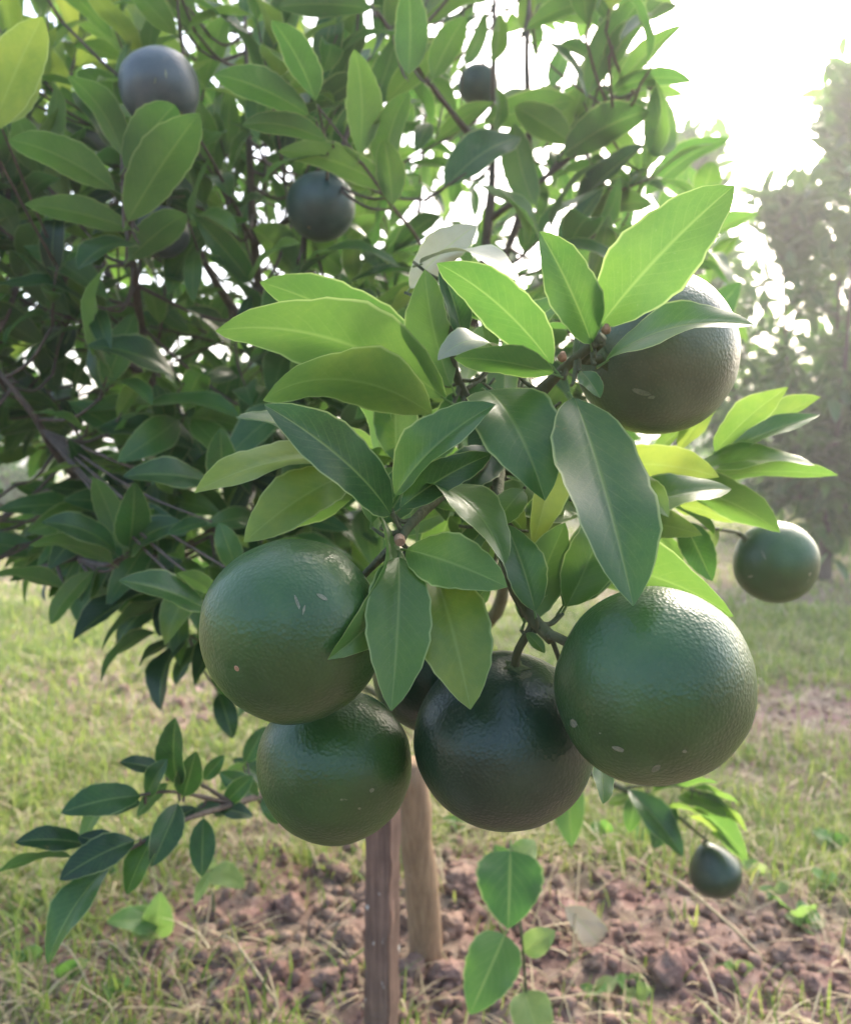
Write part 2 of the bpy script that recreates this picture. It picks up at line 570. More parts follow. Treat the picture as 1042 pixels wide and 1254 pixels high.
# grass and straw blades -------------------------------------------------
def blades(name, mat, spots, hfun, lean, wmul, label):
    n = len(spots)
    pos = np.array([(x, y, gz(x, y) - 0.004) for x, y in spots], dtype=np.float64)
    dist = np.hypot(pos[:, 0], pos[:, 1])
    h = hfun(n) * np.clip(0.75 + dist * 0.05, 0.8, 1.6)
    wd = (0.0011 + 0.0022 * rng.random(n) ** 2) * wmul * np.clip(dist / 2.0, 0.9, 6.0)
    az = rng.random(n) * 2 * np.pi
    ln = lean[0] + (lean[1] - lean[0]) * rng.random(n)
    dx, dy = np.cos(az), np.sin(az)
    sx, sy = -dy, dx
    lev = [(0.0, 1.0), (0.4, 0.85), (0.75, 0.55), (1.0, 0.0)]
    V = []
    for t, k in lev:
        out = h * ln * t ** 1.7
        up = h * t * (1 - 0.45 * ln * t)
        c = pos + np.stack([dx * out, dy * out, np.maximum(up, 0.004)], 1)
        if k > 0:
            o = np.stack([sx * wd * k, sy * wd * k, np.zeros(n)], 1)
            V += [c - o, c + o]
        else:
            V.append(c)
    V = np.stack(V, 1)            # n,7,3
    base = np.arange(n)[:, None] * 7
    tri = np.array([[0, 1, 3], [0, 3, 2], [2, 3, 5], [2, 5, 4], [4, 5, 6]])
    F = (base[:, None, :] + tri[None]).reshape(-1, 3)
    m = bpy.data.meshes.new(name)
    m.vertices.add(n * 7)
    m.vertices.foreach_set('co', V.reshape(-1).astype(np.float32))
    m.loops.add(len(F) * 3)
    m.loops.foreach_set('vertex_index', F.reshape(-1).astype(np.int32))
    m.polygons.add(len(F))
    m.polygons.foreach_set('loop_start', np.arange(0, len(F) * 3, 3, dtype=np.int32))
    m.update(calc_edges=True)
    tn = np.clip(rng.normal(0.5, 0.24, n), 0, 1)
    a = m.attributes.new('tone', 'FLOAT', 'POINT')
    a.data.foreach_set('value', np.repeat(tn, 7).astype(np.float32))
    m.polygons.foreach_set('use_smooth', np.ones(len(F), dtype=bool))
    m.materials.append(mat)
    o = link(name, m)
    tag(o, label, name.replace('_', ' '), kind='stuff')
    return o


def scatter(n, ymin, ymax, keep, power=1.6, clump=0.0):
    out = []
    while len(out) < n:
        t = random.random() ** power
        y = ymin + (ymax - ymin) * t
        x = (random.random() * 2 - 1) * (0.62 * y + (0.35 if random.random() < .75 else 1.2))
        g = grass_amount(x, y)
        if random.random() > keep(g): continue
        k = 1 if clump == 0 else random.randint(3, 9)
        for _ in range(k):
            out.append((x + random.gauss(0, clump), y + random.gauss(0, clump)))
    return out


g_sp = scatter(140000, 0.75, 4.2, lambda g: g ** 1.6, 1.0, 0.016) + scatter(50000, 3.5, 30, lambda g: g, 1.9, 0.04)
s_sp = scatter(42000, 0.75, 4.2, lambda g: 0.05 + 0.45 * g, 1.0, 0.02) + scatter(26000, 3.5, 26, lambda g: g, 1.9, 0.05)
blades('grass', M_GRASS, g_sp, lambda n: 0.020 + 0.075 * rng.random(n) ** 1.9, (0.15, 1.0), 1.0,
       'short green grass growing in patches over the soil')
blades('dry_grass', M_STRAW, s_sp, lambda n: 0.025 + 0.085 * rng.random(n) ** 1.5, (0.8, 1.7), 0.75,
       'pale dry straw and dead grass lying on the soil')


# clods -------------------------------------------------------------------
def clod_mesh(seed, name='soil_clod'):
    import bmesh
    bm = bmesh.new()
    bmesh.ops.create_icosphere(bm, subdivisions=4, radius=1.0)
    o = Vector((seed * 7.3, seed * 3.1, 1.7))
    for v in bm.verts:
        p = v.co.copy()
        r = 0.85 + 0.45 * noise.noise(p * 1.2 + o) + 0.42 * abs(noise.noise(p * 2.4 + o)) + 0.25 * noise.noise(p * 4.5 + o) + 0.16 * noise.noise(p * 9 + o)
        v.co = Vector((p.x * r, p.y * r * 0.9, p.z * r * 0.72))
    m = bpy.data.meshes.new(name)
    bm.to_mesh(m)
    bm.free()
    m.materials.append(M_CLOD)
    m.polygons.foreach_set('use_smooth', np.ones(len(m.polygons), dtype=bool))
    return m


clods = [clod_mesh(i) for i in range(7)]
rc = random.Random(77)
big_clods = [  # photo pixel of the clod's foot, size in px across
    (300, 1150, 34), (352, 1140, 46), (425, 1190, 46), (640, 1095, 40), (566, 1115, 52), (555, 1170, 40), (785, 1200, 38),
    (822, 1232, 62), (330, 1225, 56), (365, 1205, 30), (400, 1235, 36), (430, 1225, 30), (700, 1235, 40), (750, 1140, 26),
    (735, 1100, 24), (870, 1150, 30), (905, 1185, 34), (960, 1200, 38), (1000, 1235, 46), (890, 1240, 40), (280, 1195, 34),
    (395, 1080, 26), (430, 1065, 28), (340, 1070, 24), (845, 1120, 22), (690, 1165, 30), (655, 1200, 26), (725, 1215, 24),
    (270, 1245, 36), (240, 1215, 26), (448, 1130, 30), (385, 1160, 24), (310, 1115, 22), (505, 1225, 40), (548, 1235, 44),
    (600, 1245, 34), (775, 1180, 24), (940, 1160, 22), (990, 1180, 22), (150, 850, 20), (215, 868, 24), (250, 885, 22),
    (180, 862, 16), (265, 860, 20)]
for _ in range(45):
    big_clods.append((rc.gauss(560, 190), rc.uniform(1060, 1262), rc.uniform(14, 34)))
big_clods = [c for c in big_clods if 225 < c[0] < 1045 or c[1] < 900]
def ground_at(x, y):
    """where the ray through a pixel meets the ground"""
    d = (P(x, y, 1.0) - CAM)
    t = -CAM_H / d.z
    q = CAM + d * t
    return Vector((q.x, q.y, gz(q.x, q.y))), t
LANDMARKS = [(467, 1240, 'beside the square-sawn stake'), (528, 1190, 'at the foot of the round stake'), (640, 1200, 'around the broad-leaved weed'),
             (262, 1135, 'near the bright green sprout'), (875, 1110, 'under the pear-shaped low orange'), (820, 1210, 'on the red patch by the arching stalk'),
             (980, 1220, 'at the grassy edge of the dug earth'), (210, 865, 'on the bare patch in the grass'), (360, 1215, 'between the stakes and the bright sprout')]
for i, (px, py, sz) in enumerate(big_clods):
    q, t = ground_at(px, py)
    s = sz * t / FPX * 0.43
    o = link('soil_clod', clods[i % 7])
    o.location = q + Vector((0, s * 0.5, s * 0.5))
    o.scale = (s * random.uniform(0.9, 1.15), s * random.uniform(0.85, 1.1), s * random.uniform(0.85, 1.1))
    o.rotation_euler = (random.uniform(-0.3, 0.3), random.uniform(-0.3, 0.3), random.random() * 6.28)
    near = min(((math.hypot(px - lx, py - ly), nm) for lx, ly, nm in LANDMARKS))[1]
    size = 'big lumpy' if sz > 44 else 'middle-sized knobbly' if sz > 28 else 'small crumbly'
    tag(o, f'{size} reddish clod of soil {near}', 'clod', f'{size} clods {near}')
# crumbs: thousands, one object
cb = MB()
small = clod_mesh(31, 'crumb')
import bmesh as _bm
b_ = _bm.new(); _bm.ops.create_icosphere(b_, subdivisions=1, radius=1.0)
ic_v = [v.co.copy() for v in b_.verts]; ic_f = [tuple(v.index for v in f.verts) for f in b_.faces]; b_.free()
for i in range(14000):
    y = 0.85 + 2.6 * random.random() ** 1.5
    x = (random.random() * 2 - 1) * (0.6 * y + 0.1)
    if random.random() < grass_amount(x, y) * 1.05: continue
    s = 0.0025 + 0.010 * random.random() ** 3
    c = Vector((x, y, gz(x, y) + s * 0.35))
    rot = Matrix.Rotation(random.random() * 6.28, 3, 'Z')
    cb.add([c + rot @ (v * s * (1 + random.uniform(-0.28, 0.28))) for v in ic_v], ic_f)
tag(link('soil_crumbs', cb.mesh('soil_crumbs', M_CLOD)), 'loose crumbs of reddish soil scattered over the dug earth', 'soil', kind='stuff')
bpy.data.meshes.remove(small)


# ------------------------------------------------------------------ leaves
def leaf_geo(L, W, arch=0.6, fold=0.25, twist=0.0, wave=0.06, nseg=14, ncross=3, a=0.76, b=0.90, pet=0.10, side=0.0, seed=0):
    """blade from (0,0,0) to (0,L,0), upper side +Z; bulges to +Z by arch; petiole behind the base"""
    rs = random.Random(seed)
    ph1, ph2 = rs.random() * 6.28, rs.random() * 6.28
    pts = [(0.0, 0.0)]
    ang0 = arch * 0.5
    for i in range(nseg):
        t = (i + 0.5) / nseg
        an = ang0 - arch * t
        y, z = pts[-1]
        pts.append((y + math.cos(an) / nseg, z + math.sin(an) / nseg))
    ch = math.hypot(pts[-1][0], pts[-1][1])
    ca, sa = pts[-1][0] / ch, pts[-1][1] / ch
    sp = [((y * ca + z * sa) / ch * L, (-y * sa + z * ca) / ch * L) for y, z in pts]
    tm = a / (a + b)
    wm = tm ** a * (1 - tm) ** b
    v, uv, f = [], [], []
    nc = 2 * ncross + 1
    for i in range(nseg + 1):
        t = i / nseg
        tt = min(max(t, 0.004), 0.996)
        hw = W * 0.5 * (tt ** a * (1 - tt) ** b) / wm
        hw *= 1 + 0.03 * math.sin(t * 43 + ph1)
        if i == nseg: hw = W * 0.006
        y0, z0 = sp[i]
        tw = twist * (t - 0.5)
        for k in range(nc):
            s = (k - ncross) / ncross
            fx = abs(s)
            x = s * hw * math.cos(fold * 0.8)
            z = fx * hw * math.sin(fold) * (1.0 - 0.25 * fx) + wave * W * fx * fx * math.sin(t * 9.0 + (ph1 if s > 0 else ph2)) * math.sin(math.pi * t)
            xr = x * math.cos(tw) - z * math.sin(tw)
            zr = x * math.sin(tw) + z * math.cos(tw)
            v.append(Vector((xr + side * L * math.sin(math.pi * t), y0, z0 + zr)))
            uv.append((0.5 + 0.5 * s, t))
    for i in range(nseg):
        for k in range(nc - 1):
            p = i * nc + k
            f.append((p, p + 1, p + nc + 1, p + nc))
    # petiole: small 4-sided stalk
    if pet > 0:
        o = len(v)
        r = max(0.0007, W * 0.018)
        pl = L * pet
        for (yy, zz, rr) in ((0.02 * L, 0.0, r * 0.7), (-pl, -pl * 0.45 * (1 if arch > 0 else 0.3), r * 1.2)):
            for k in range(4):
                an = math.pi / 2 * k
                v.append(Vector((math.cos(an) * rr, yy, zz + math.sin(an) * rr - r * 0.4)))
                uv.append((0.5, 0.0))
        for k in range(4):
            k2 = (k + 1) % 4
            f.append((o + k, o + 4 + k, o + 4 + k2, o + k2))
    return v, f, uv


def basis(Y, nrm):
    Y = Y.normalized()
    Z = nrm - Y * nrm.dot(Y)
    if Z.length < 1e-3:
        Z = Vector((0.3, -0.5, 0.8)); Z = Z - Y * Z.dot(Y)
    Z.normalize()
    X = Y.cross(Z)
    return Matrix((X, Y, Z)).transposed().to_4x4()


seed_counter = [0]
BOUGHS = {}
ALL_LEAVES = []     # every leaf base point, for the record


def hero_leaf(parent, B, T, wpx, n=(0, 0.3, 1), arch=0.7, fold=0.3, tone=0.45, mat=None, twist=0.0, wave=0.07, side=0.0, name='leaf',
              a=0.70, b=0.80, pet=0.08, org=Vector((0, 0, 0)), W=None):
    """B, T = (px, py, depth) of blade base and tip; wpx = visible width in photo pixels;
    n = direction of the upper side (right, up, towards the camera)"""
    pb, pt = P(*B), P(*T)
    nw = C_R * n[0] + C_U * n[1] - C_F * n[2]
    M = basis(pt - pb, nw)
    L = (pt - pb).length
    view = ((pb + pt) / 2 - CAM).normalized()
    fac = abs(Vector(M.col[2][:3]).dot(view))
    d = (B[2] + T[2]) / 2
    if W is None:
        W = wpx * d / FPX / max(fac, 0.5)
        W = min(W, L * (0.50 if a > .5 else 0.95))
    seed_counter[0] += 1
    v, f, uv = leaf_geo(L, W, arch, fold, twist, wave, nseg=18, ncross=4, side=side, a=a, b=b, pet=pet, seed=seed_counter[0])
    mb = MB()
    mb.add(v, f, uv, tone)
    o = link(name, mb.mesh(name, mat or M_LEAF), parent)
    if parent is not None and parent.name in BOUGHS:      # a short twig ties the leaf to its bough
        bmb, allp, _, _ = BOUGHS[parent.name]
        st = pb - (pt - pb) * pet
        q = min(allp, key=lambda z: (z - st).length_squared)
        if (q - st).length > .004:
            tube(bmb, spline([q, q.lerp(st, .55) + Vector((0, 0, -.004)), st], 4), 0.0013, 0.0008, 5, org=ORG)
    M.translation = pb - org
    o.matrix_local = M
    return o


# ------------------------------------------------------------------ the bearing orange tree
q_tr, t_tr = ground_at(404, 985)
TREE = empty('orange_tree', q_tr)
tag(TREE, 'leafy orange tree with a heavily bearing low bough of green fruit', 'tree')
ORG = Vector(q_tr)
trunk_top = q_tr + Vector((0.02, -0.04, 0.46))
mb = MB()
tube(mb, spline([q_tr + Vector((0, 0, -0.03)), q_tr + Vector((0.012, 0, 0.15)), q_tr + Vector((-0.004, -0.02, 0.32)), trunk_top], 6),
     0.034, 0.026, 12, knob=0.25, org=ORG)
link('trunk', mb.mesh('trunk', M_BARK), TREE)


def branch(paths, mat=M_TWIG, parent=None, name='branch'):
    """one mesh for one bough with its side twigs; paths = [(points, r0, r1)]"""
    mb = MB()
    allp = []
    for pts, r0, r1 in paths:
        sp_ = spline(pts, 6)
        allp += [a_.lerp(b_, k_ / 3) for a_, b_ in zip(sp_, sp_[1:]) for k_ in range(3)]
        tube(mb, sp_, r0, r1, 8, knob=0.3, org=ORG)
    o = link(name, bpy.data.meshes.new(name), parent or TREE)
    BOUGHS[o.name] = (mb, allp, mat, o)
    return o


# --- the bough that carries the foreground cluster
bough = branch([
    ([trunk_top, P(520, 790, 1.2), P(600, 760, 0.85), P(618, 660, 0.60), P(612, 560, 0.475)], 0.009, 0.0034),
    ([P(612, 560, 0.475), P(645, 500, 0.45), P(690, 452, 0.425), P(738, 412, 0.405)], 0.0040, 0.0022),
    ([P(612, 560, 0.475), P(572, 490, 0.475), P(552, 425, 0.46), P(570, 340, 0.46)], 0.0036, 0.0016),
    ([P(612, 560, 0.475), P(560, 590, 0.43), P(505, 640, 0.40), P(490, 664, 0.392)], 0.0027, 0.0022),
    ([P(612, 560, 0.475), P(610, 640, 0.43), P(628, 715, 0.40), P(652, 757, 0.395), P(676, 782, 0.385)], 0.0032, 0.0030),
    ([P(610, 560, 0.52), P(500, 575, 0.52), P(430, 585, 0.50), P(390, 580, 0.5)], 0.0028, 0.0014),
], M_TWIG)
mbn = MB()
tube(mbn, [P(489, 660, 0.393), P(490, 663, 0.388), P(490, 664, 0.3875)], 0.0027, 0.0022, 12, org=ORG)
link('cut_end', mbn.mesh('cut_end', M_CUT, False), bough)
for (x, y, d) in ((742, 404, 0.402), (688, 438, 0.418)):
    mbn = MB()
    tube(mbn, [P(x, y, d), P(x + 1, y - 3, d - 0.003), P(x + 1, y - 7, d - 0.004)], 0.0024, 0.0012, 8, org=ORG)
    link('bud', mbn.mesh('bud', M_CUT), bough)

H = lambda *a, **k: hero_leaf(bough, *a, org=ORG, **k)
# top-right sprig, over the bronze fruit
H((735, 398, .402), (899, 227, .372), 104, (-.35, .25, .9), arch=.55, fold=.22, tone=.42)
H((724, 420, .404), (661, 283, .380), 62, (.25, .1, .95), arch=.35, fold=.30, tone=.36)
H((742, 441, .404), (924, 398, .372), 62, (-.1, .78, .62), arch=.95, fold=.28, tone=.40)
H((676, 446, .415), (535, 322, .388), 62, (.25, .72, -.6), arch=.8, fold=.2, tone=.52)
H((678, 457, .415), (556, 438, .392), 34, (0, .75, -.66), arch=.4, fold=.2, tone=.42)
H((596, 478, .43), (667, 613, .372), 100, (.10, .45, .88), arch=.9, fold=.26, tone=.46)
H((704, 488, .398), (775, 742, .322), 84, (.15, -.38, .92), arch=.25, fold=.26, tone=.38)
H((712, 455, .41), (735, 487, .395), 30, (0, .4, .9), arch=.4, tone=.5)
# curled leaves at the top of the bough, sky glare painted into the pale ones
H((515, 322, .47), (636, 346, .44), 52, (.2, .85, .5), arch=1.3, fold=.15, tone=.32, mat=M_GLARE_LEAF)
H((502, 352, .485), (583, 276, .475), 62, (.3, .6, .75), arch=.6, fold=.2, tone=.40, mat=M_GLARE_LEAF, b=.7)
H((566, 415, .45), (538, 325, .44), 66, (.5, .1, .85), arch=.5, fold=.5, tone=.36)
H((612, 432, .44), (536, 441, .415), 46, (.2, .85, .5), arch=1.6, fold=.15, tone=.15, mat=M_GLARE_LEAF)
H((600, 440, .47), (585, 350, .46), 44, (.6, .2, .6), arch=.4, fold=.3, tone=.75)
# left, lit through
H((545, 487, .455), (264, 405, .40), 88, (-.1, .78, -.58), arch=1.2, fold=.18, tone=.60)
H((520, 452, .49), (318, 345, .46), 74, (-.1, .72, -.66), arch=.8, fold=.2, tone=.55)
H((552, 473, .46), (520, 330, .43), 84, (-.6, .15, -.75), arch=.45, fold=.3, tone=.60)
H((528, 506, .445), (322, 490, .395), 74, (0, .8, -.55), arch=1.4, fold=.18, tone=.62)
# around the cut end
H((478, 630, .395), (323, 495, .350), 62, (.10, .45, .88), arch=.8, fold=.30, tone=.28)
H((484, 606, .40), (607, 495, .385), 72, (-.40, .50, .75), arch=.75, fold=.60, tone=.56)
H((522, 594, .405), (618, 692, .37), 70, (.45, .70, .55), arch=1.2, fold=.3, tone=.62)
H((498, 673, .388), (621, 719, .360), 62, (-.15, .50, .86), arch=.5, fold=.22, tone=.60)
H((489, 683, .386), (479, 871, .334), 70, (.20, .25, .95), arch=.45, fold=.35, tone=.62)
H((534, 703, .390), (576, 869, .345), 82, (.10, .30, .95), arch=.50, fold=.32, tone=.66)
H((468, 634, .405), (401, 808, .337), 40, (.72, .1, .65), arch=.6, fold=.5, tone=.48, side=-.13)
H((455, 640, .41), (441, 560, .42), 36, (.5, .3, .7), arch=.4, tone=.66)
H((470, 640, .42), (520, 560, .44), 50, (.2, .3, .9), arch=.5, tone=.40)
H((600, 470, .48), (530, 560, .47), 56, (-.2, .5, .8), arch=.5, tone=.35)
H((590, 520, .50), (660, 480, .49), 60, (.1, .5, .8), arch=.5, tone=.45)
H((612, 552, .47), (540, 612, .44), 66, (.1, .5, .85), arch=.6, tone=.32)
H((600, 500, .49), (583, 575, .465), 56, (.2, .3, .9), arch=.5, tone=.22)
H((566, 640, .45), (612, 590, .47), 54, (-.2, .5, .8), arch=.5, tone=.40)
H((604, 600, .46), (640, 660, .45), 44, (.3, .5, .8), arch=.5, tone=.62)
H((600, 640, .47), (560, 690, .46), 46, (-.3, .4, .8), arch=.5, tone=.30)
H((655, 748, .388), (620, 642, .400), 60, (.2, .3, .9), arch=.5, fold=.35, tone=.42)
H((490, 622, .394), (602, 556, .400), 44, (.0, .55, .8), arch=.6, fold=.25, tone=.22)
H((640, 600, .42), (600, 650, .405), 40, (.1, .5, .8), arch=.6, tone=.5)
H((642, 762, .405), (692, 640, .42), 60, (.2, .4, -.85), arch=.5, tone=.60)
H((694, 742, .41), (748, 622, .42), 70, (.3, .5, .8), arch=.5, fold=.35, tone=.50)
H((640, 650, .45), (560, 640, .46), 46, (.0, .7, -.7), arch=.5, tone=.68)
H((690, 600, .47), (640, 700, .46), 54, (-.2, .4, -.85), arch=.5, tone=.70)
H((560, 520, .47), (500, 590, .455), 46, (-.2, .5, .8), arch=.5, tone=.58)
# mottled yellow-green ones on the left
H((404, 548, .48), (289, 512, .45), 34, (0, .8, .5), arch=.6, tone=.45)
H((408, 560, .49), (238, 604, .46), 40, (.1, .8, .5), arch=.7, tone=.74)
H((428, 580, .49), (299, 664, .45), 60, (.3, .62, .7), arch=.8, fold=.3, tone=.72)
H((440, 600, .49), (330, 655, .47), 46, (.2, .65, -.65), arch=.5, tone=.62)
H((480, 560, .50), (390, 600, .50), 46, (.2, .7, .6), arch=.5, tone=.7)
# behind the right fruit and in the middle gap
H((684, 505, .46), (652, 668, .44), 44, (.5, .2, .8), arch=.4, tone=.80)
H((700, 520, .50), (770, 600, .50), 60, (.2, .4, -.8), arch=.5, tone=.78)
H((690, 742, .42), (748, 622, .45), 76, (.5, .6, .6), arch=.5, fold=.4, tone=.36)
H((668, 690, .45), (898, 755, .40), 72, (.1, .72, -.6), arch=.8, fold=.2, tone=.70)
H((655, 735, .43), (612, 660, .45), 56, (.2, .2, .9), arch=.4, tone=.48)
H((640, 740, .41), (672, 690, .43), 40, (.2, .4, .8), arch=.4, tone=.66)
H((640, 640, .47), (700, 600, .47), 52, (.2, .4, .8), arch=.4, tone=.45)
H((645, 775, .39), (667, 800, .385), 26, (.1, .4, .85), arch=.4, tone=.62)
H((735, 930, .43), (738, 985, .41), 30, (.3, .2, .9), arch=.3, tone=.5)

rf = random.Random(5)
for (cx, cy, sx, sy, n_, t0, t1) in ((740, 600, 70, 70, 12, .55, .85), (570, 600, 60, 60, 9, .30, .60), (470, 560, 60, 50, 8, .45, .75), (640, 420, 60, 60, 8, .35, .6),
                                     (600, 700, 50, 40, 5, .35, .6)):
    for _ in range(n_):
        bx, by, bd = cx + rf.uniform(-sx, sx) * .5, cy + rf.uniform(-sy, sy) * .5, rf.uniform(.485, .56)
        an = rf.uniform(0, 6.28)
        ln = rf.uniform(90, 150)
        hero_leaf(bough, (bx, by, bd), (bx + math.cos(an) * ln, by - math.sin(an) * ln * .8, bd + rf.uniform(-.03, .03)), rf.uniform(36, 52),
                  (rf.uniform(-.4, .4), rf.uniform(.3, .9), rf.uniform(-.8, .8)), arch=rf.uniform(.4, 1.0), tone=rf.uniform(t0, t1), org=ORG)
# --- right-hand sprig carrying the small far fruit
rb = branch([
    ([P(618, 660, 0.60), P(700, 620, .58), P(790, 625, .60), P(835, 640, .63), P(905, 652, .72)], 0.0038, 0.0016),
    ([P(760, 615, .59), P(815, 585, .58), P(850, 570, .58)], 0.0022, 0.0012)], M_TWIG)
Hr = lambda *a, **k: hero_leaf(rb, *a, org=ORG, **k)
Hr((876, 553, .58), (965, 474, .545), 56, (-.3, .6, -.7), arch=.4, fold=.2, tone=.74)
Hr((832, 552, .58), (886, 484, .56), 44, (-.3, .6, -.7), arch=.4, tone=.74)
Hr((880, 558, .60), (1005, 486, .60), 30, (-.2, .8, -.5), arch=.3, tone=.7)
Hr((870, 562, .585), (1004, 508, .57), 26, (-.2, .8, .5), arch=.3, tone=.55)
Hr((838, 582, .575), (998, 570, .545), 36, (0, .86, .42), arch=.7, fold=.3, tone=.5)
Hr((845, 588, .58), (1026, 582, .57), 24, (0, .8, -.5), arch=.4, tone=.66)
Hr((812, 592, .575), (955, 652, .545), 52, (.2, .75, -.6), arch=.75, fold=.3, tone=.66)
Hr((825, 618, .59), (900, 640, .60), 36, (.2, .8, -.6), arch=.4, tone=.85)
Hr((838, 640, .60), (872, 712, .575), 46, (-.3, .3, .85), arch=.5, fold=.35, tone=.35)
Hr((800, 560, .58), (850, 512, .57), 46, (-.4, .5, -.7), arch=.4, tone=.75)
Hr((800, 590, .60), (762, 545, .60), 46, (.3, .4, .7), arch=.4, tone=.85)
Hr((800, 650, .61), (835, 700, .6), 44, (.3, .4, -.7), arch=.4, tone=.6)
Hr((760, 620, .59), (720, 680, .60), 54, (.3, .4, -.7), arch=.4, tone=.75)
Hr((880, 650, .68), (850, 690, .67), 26, (.3, .4, -.7), arch=.4, tone=.8)

# --- low left bough
lb = branch([
    ([trunk_top - Vector((0, 0, .12)), P(395, 905, 1.2), P(345, 960, .92), P(285, 985, .80), P(225, 1005, .74), P(150, 1045, .70)], 0.006, 0.0014),
    ([P(285, 985, .80), P(240, 958, .77), P(205, 955, .74)], 0.0022, 0.0012),
    ([P(285, 985, .80), P(215, 970, .74), P(165, 975, .72)], 0.0022, 0.0012)], M_BARK)
Hl = lambda *a, **k: hero_leaf(lb, *a, org=ORG, **k)
Hl((217, 962, .74), (215, 879, .72), 42, (-.35, .2, .9), arch=.4, fold=.35, tone=.2)
Hl((198, 944, .745), (146, 934, .73), 24, (0, .75, .6), arch=.5, tone=.2)
Hl((172, 975, .72), (74, 996, .69), 50, (.05, .68, .7), arch=.7, tone=.24)
Hl((172, 985, .73), (112, 990, .74), 36, (.1, .7, .6), arch=.4, tone=.2)
Hl((125, 985, .73), (98, 1040, .72), 42, (-.4, .4, .7), arch=.4, tone=.5)
Hl((104, 1034, .70), (18, 1032, .68), 30, (0, .8, .55), arch=.7, tone=.14)
Hl((88, 1050, .69), (-4, 1070, .67), 26, (0, .75, -.6), arch=.6, tone=.45)
Hl((165, 1030, .70), (73, 1078, .67), 44, (.1, .66, .7), arch=.9, tone=.16)
Hl((136, 1058, .695), (58, 1182, .66), 40, (-.5, .45, .7), arch=.8, fold=.35, tone=.2)
Hl((218, 985, .735), (185, 1062, .70), 54, (.4, .35, .85), arch=.5, fold=.4, tone=.2)
Hl((190, 1022, .715), (155, 1096, .70), 46, (-.3, .3, .9), arch=.5, tone=.2)
Hl((249, 1003, .76), (247, 1074, .74), 52, (.2, .3, .95), arch=.4, tone=.14)
Hl((316, 978, .84), (268, 946, .82), 50, (.2, .5, .8), arch=.5, tone=.24)
Hl((290, 990, .82), (235, 995, .80), 30, (0, .8, .5), arch=.5, tone=.15)
Hl((205, 960, .74), (168, 1000, .72), 44, (-.3, .4, -.8), arch=.4, tone=.45)
Hl((250, 955, .78), (275, 925, .78), 34, (.3, .5, .8), arch=.4, tone=.3)
Hl((300, 935, .85), (325, 890, .86), 44, (.3, .5, .8), arch=.4, tone=.2)
Hl((300, 935, .85), (270, 968, .85), 36, (.3, .5, -.8), arch=.4, tone=.5)

Hl((240, 990, .77), (195, 1015, .75), 36, (.1, .6, .7), arch=.5, tone=.12)
Hl((225, 975, .745), (240, 920, .73), 36, (.3, .4, .85), arch=.5, tone=.14)
Hl((180, 975, .73), (205, 930, .72), 34, (-.3, .3, .85), arch=.5, tone=.25)
Hl((150, 1040, .70), (95, 1025, .70), 30, (.1, .7, .7), arch=.5, tone=.1)
Hl((275, 985, .80), (310, 950, .80), 40, (.2, .5, .8), arch=.5, tone=.12)
Hl((330, 962, .90), (285, 930, .88), 40, (.1, .6, .7), arch=.5, tone=.12)
Hl((320, 968, .88), (340, 1010, .88), 34, (.2, .5, .8), arch=.5, tone=.16)
Hl((305, 975, .85), (262, 1000, .83), 36, (.1, .6, .7), arch=.5, tone=.10)
Hl((265, 990, .79), (310, 1000, .80), 34, (.1, .7, .7), arch=.5, tone=.12)
# --- low right bough with one fruit, trailing near the ground
lr = branch([
    ([trunk_top - Vector((0, 0, .16)), P(560, 900, 1.45), P(690, 935, 1.25), P(760, 965, 1.15), P(815, 990, 1.12), P(866, 1030, 1.12)], 0.008, 0.0018),
    ([P(760, 965, 1.15), P(820, 962, 1.1), P(870, 975, 1.08)], 0.002, 0.001)], M_TWIG)
Hq = lambda *a, **k: hero_leaf(lr, *a, org=ORG, **k)
Hq((770, 968, 1.13), (836, 1050, 1.08), 36, (.4, .4, .8), arch=.5, fold=.4, tone=.4)
Hq((800, 970, 1.12), (880, 960, 1.08), 40, (0, .8, -.6), arch=.5, tone=.62)
Hq((840, 970, 1.10), (905, 1010, 1.06), 44, (.2, .7, -.6), arch=.5, tone=.62)
Hq((850, 985, 1.10), (915, 1055, 1.07), 44, (.4, .6, -.6), arch=.5, tone=.6)
Hq((850, 965, 1.09), (905, 985, 1.06), 36, (.1, .8, -.6), arch=.4, tone=.72)
Hq((790, 985, 1.13), (815, 1035, 1.12), 36, (-.3, .3, .8), arch=.4, tone=.35)
Hq((815, 990, 1.12), (870, 1000, 1.09), 36, (.1, .8, -.6), arch=.4, tone=.8)
Hq((775, 975, 1.14), (745, 985, 1.14), 22, (.1, .7, .7), arch=.4, tone=.6)
Hq((800, 968, 1.12), (850, 940, 1.10), 34, (-.1, .8, -.6), arch=.5, tone=.70)
Hq((830, 975, 1.11), (890, 1000, 1.06), 36, (.1, .8, .5), arch=.5, tone=.66)
Hq((860, 975, 1.09), (915, 1020, 1.05), 38, (.2, .7, -.6), arch=.5, tone=.72)
Hq((825, 985, 1.12), (800, 1040, 1.10), 34, (-.2, .5, .8), arch=.5, tone=.45)
Hq((845, 1000, 1.12), (905, 1035, 1.10), 34, (.2, .7, -.6), arch=.5, tone=.75)
Hq((780, 970, 1.13), (770, 1020, 1.12), 30, (-.2, .5, .8), arch=.5, tone=.5)
Hq((870, 1020, 1.12), (912, 1060, 1.08), 30, (.3, .6, -.6), arch=.5, tone=.65)
Hq((695, 938, 1.22), (700, 1038, 1.16), 40, (-.3, .2, .9), arch=.3, fold=.3, tone=.42)
Hq((688, 935, 1.22), (640, 1000, 1.2), 50, (-.3, .2, .9), arch=.3, fold=.3, tone=.42)

for bmb, _, bmat, bo in BOUGHS.values():
    bo.data = bmb.mesh('branch', bmat)
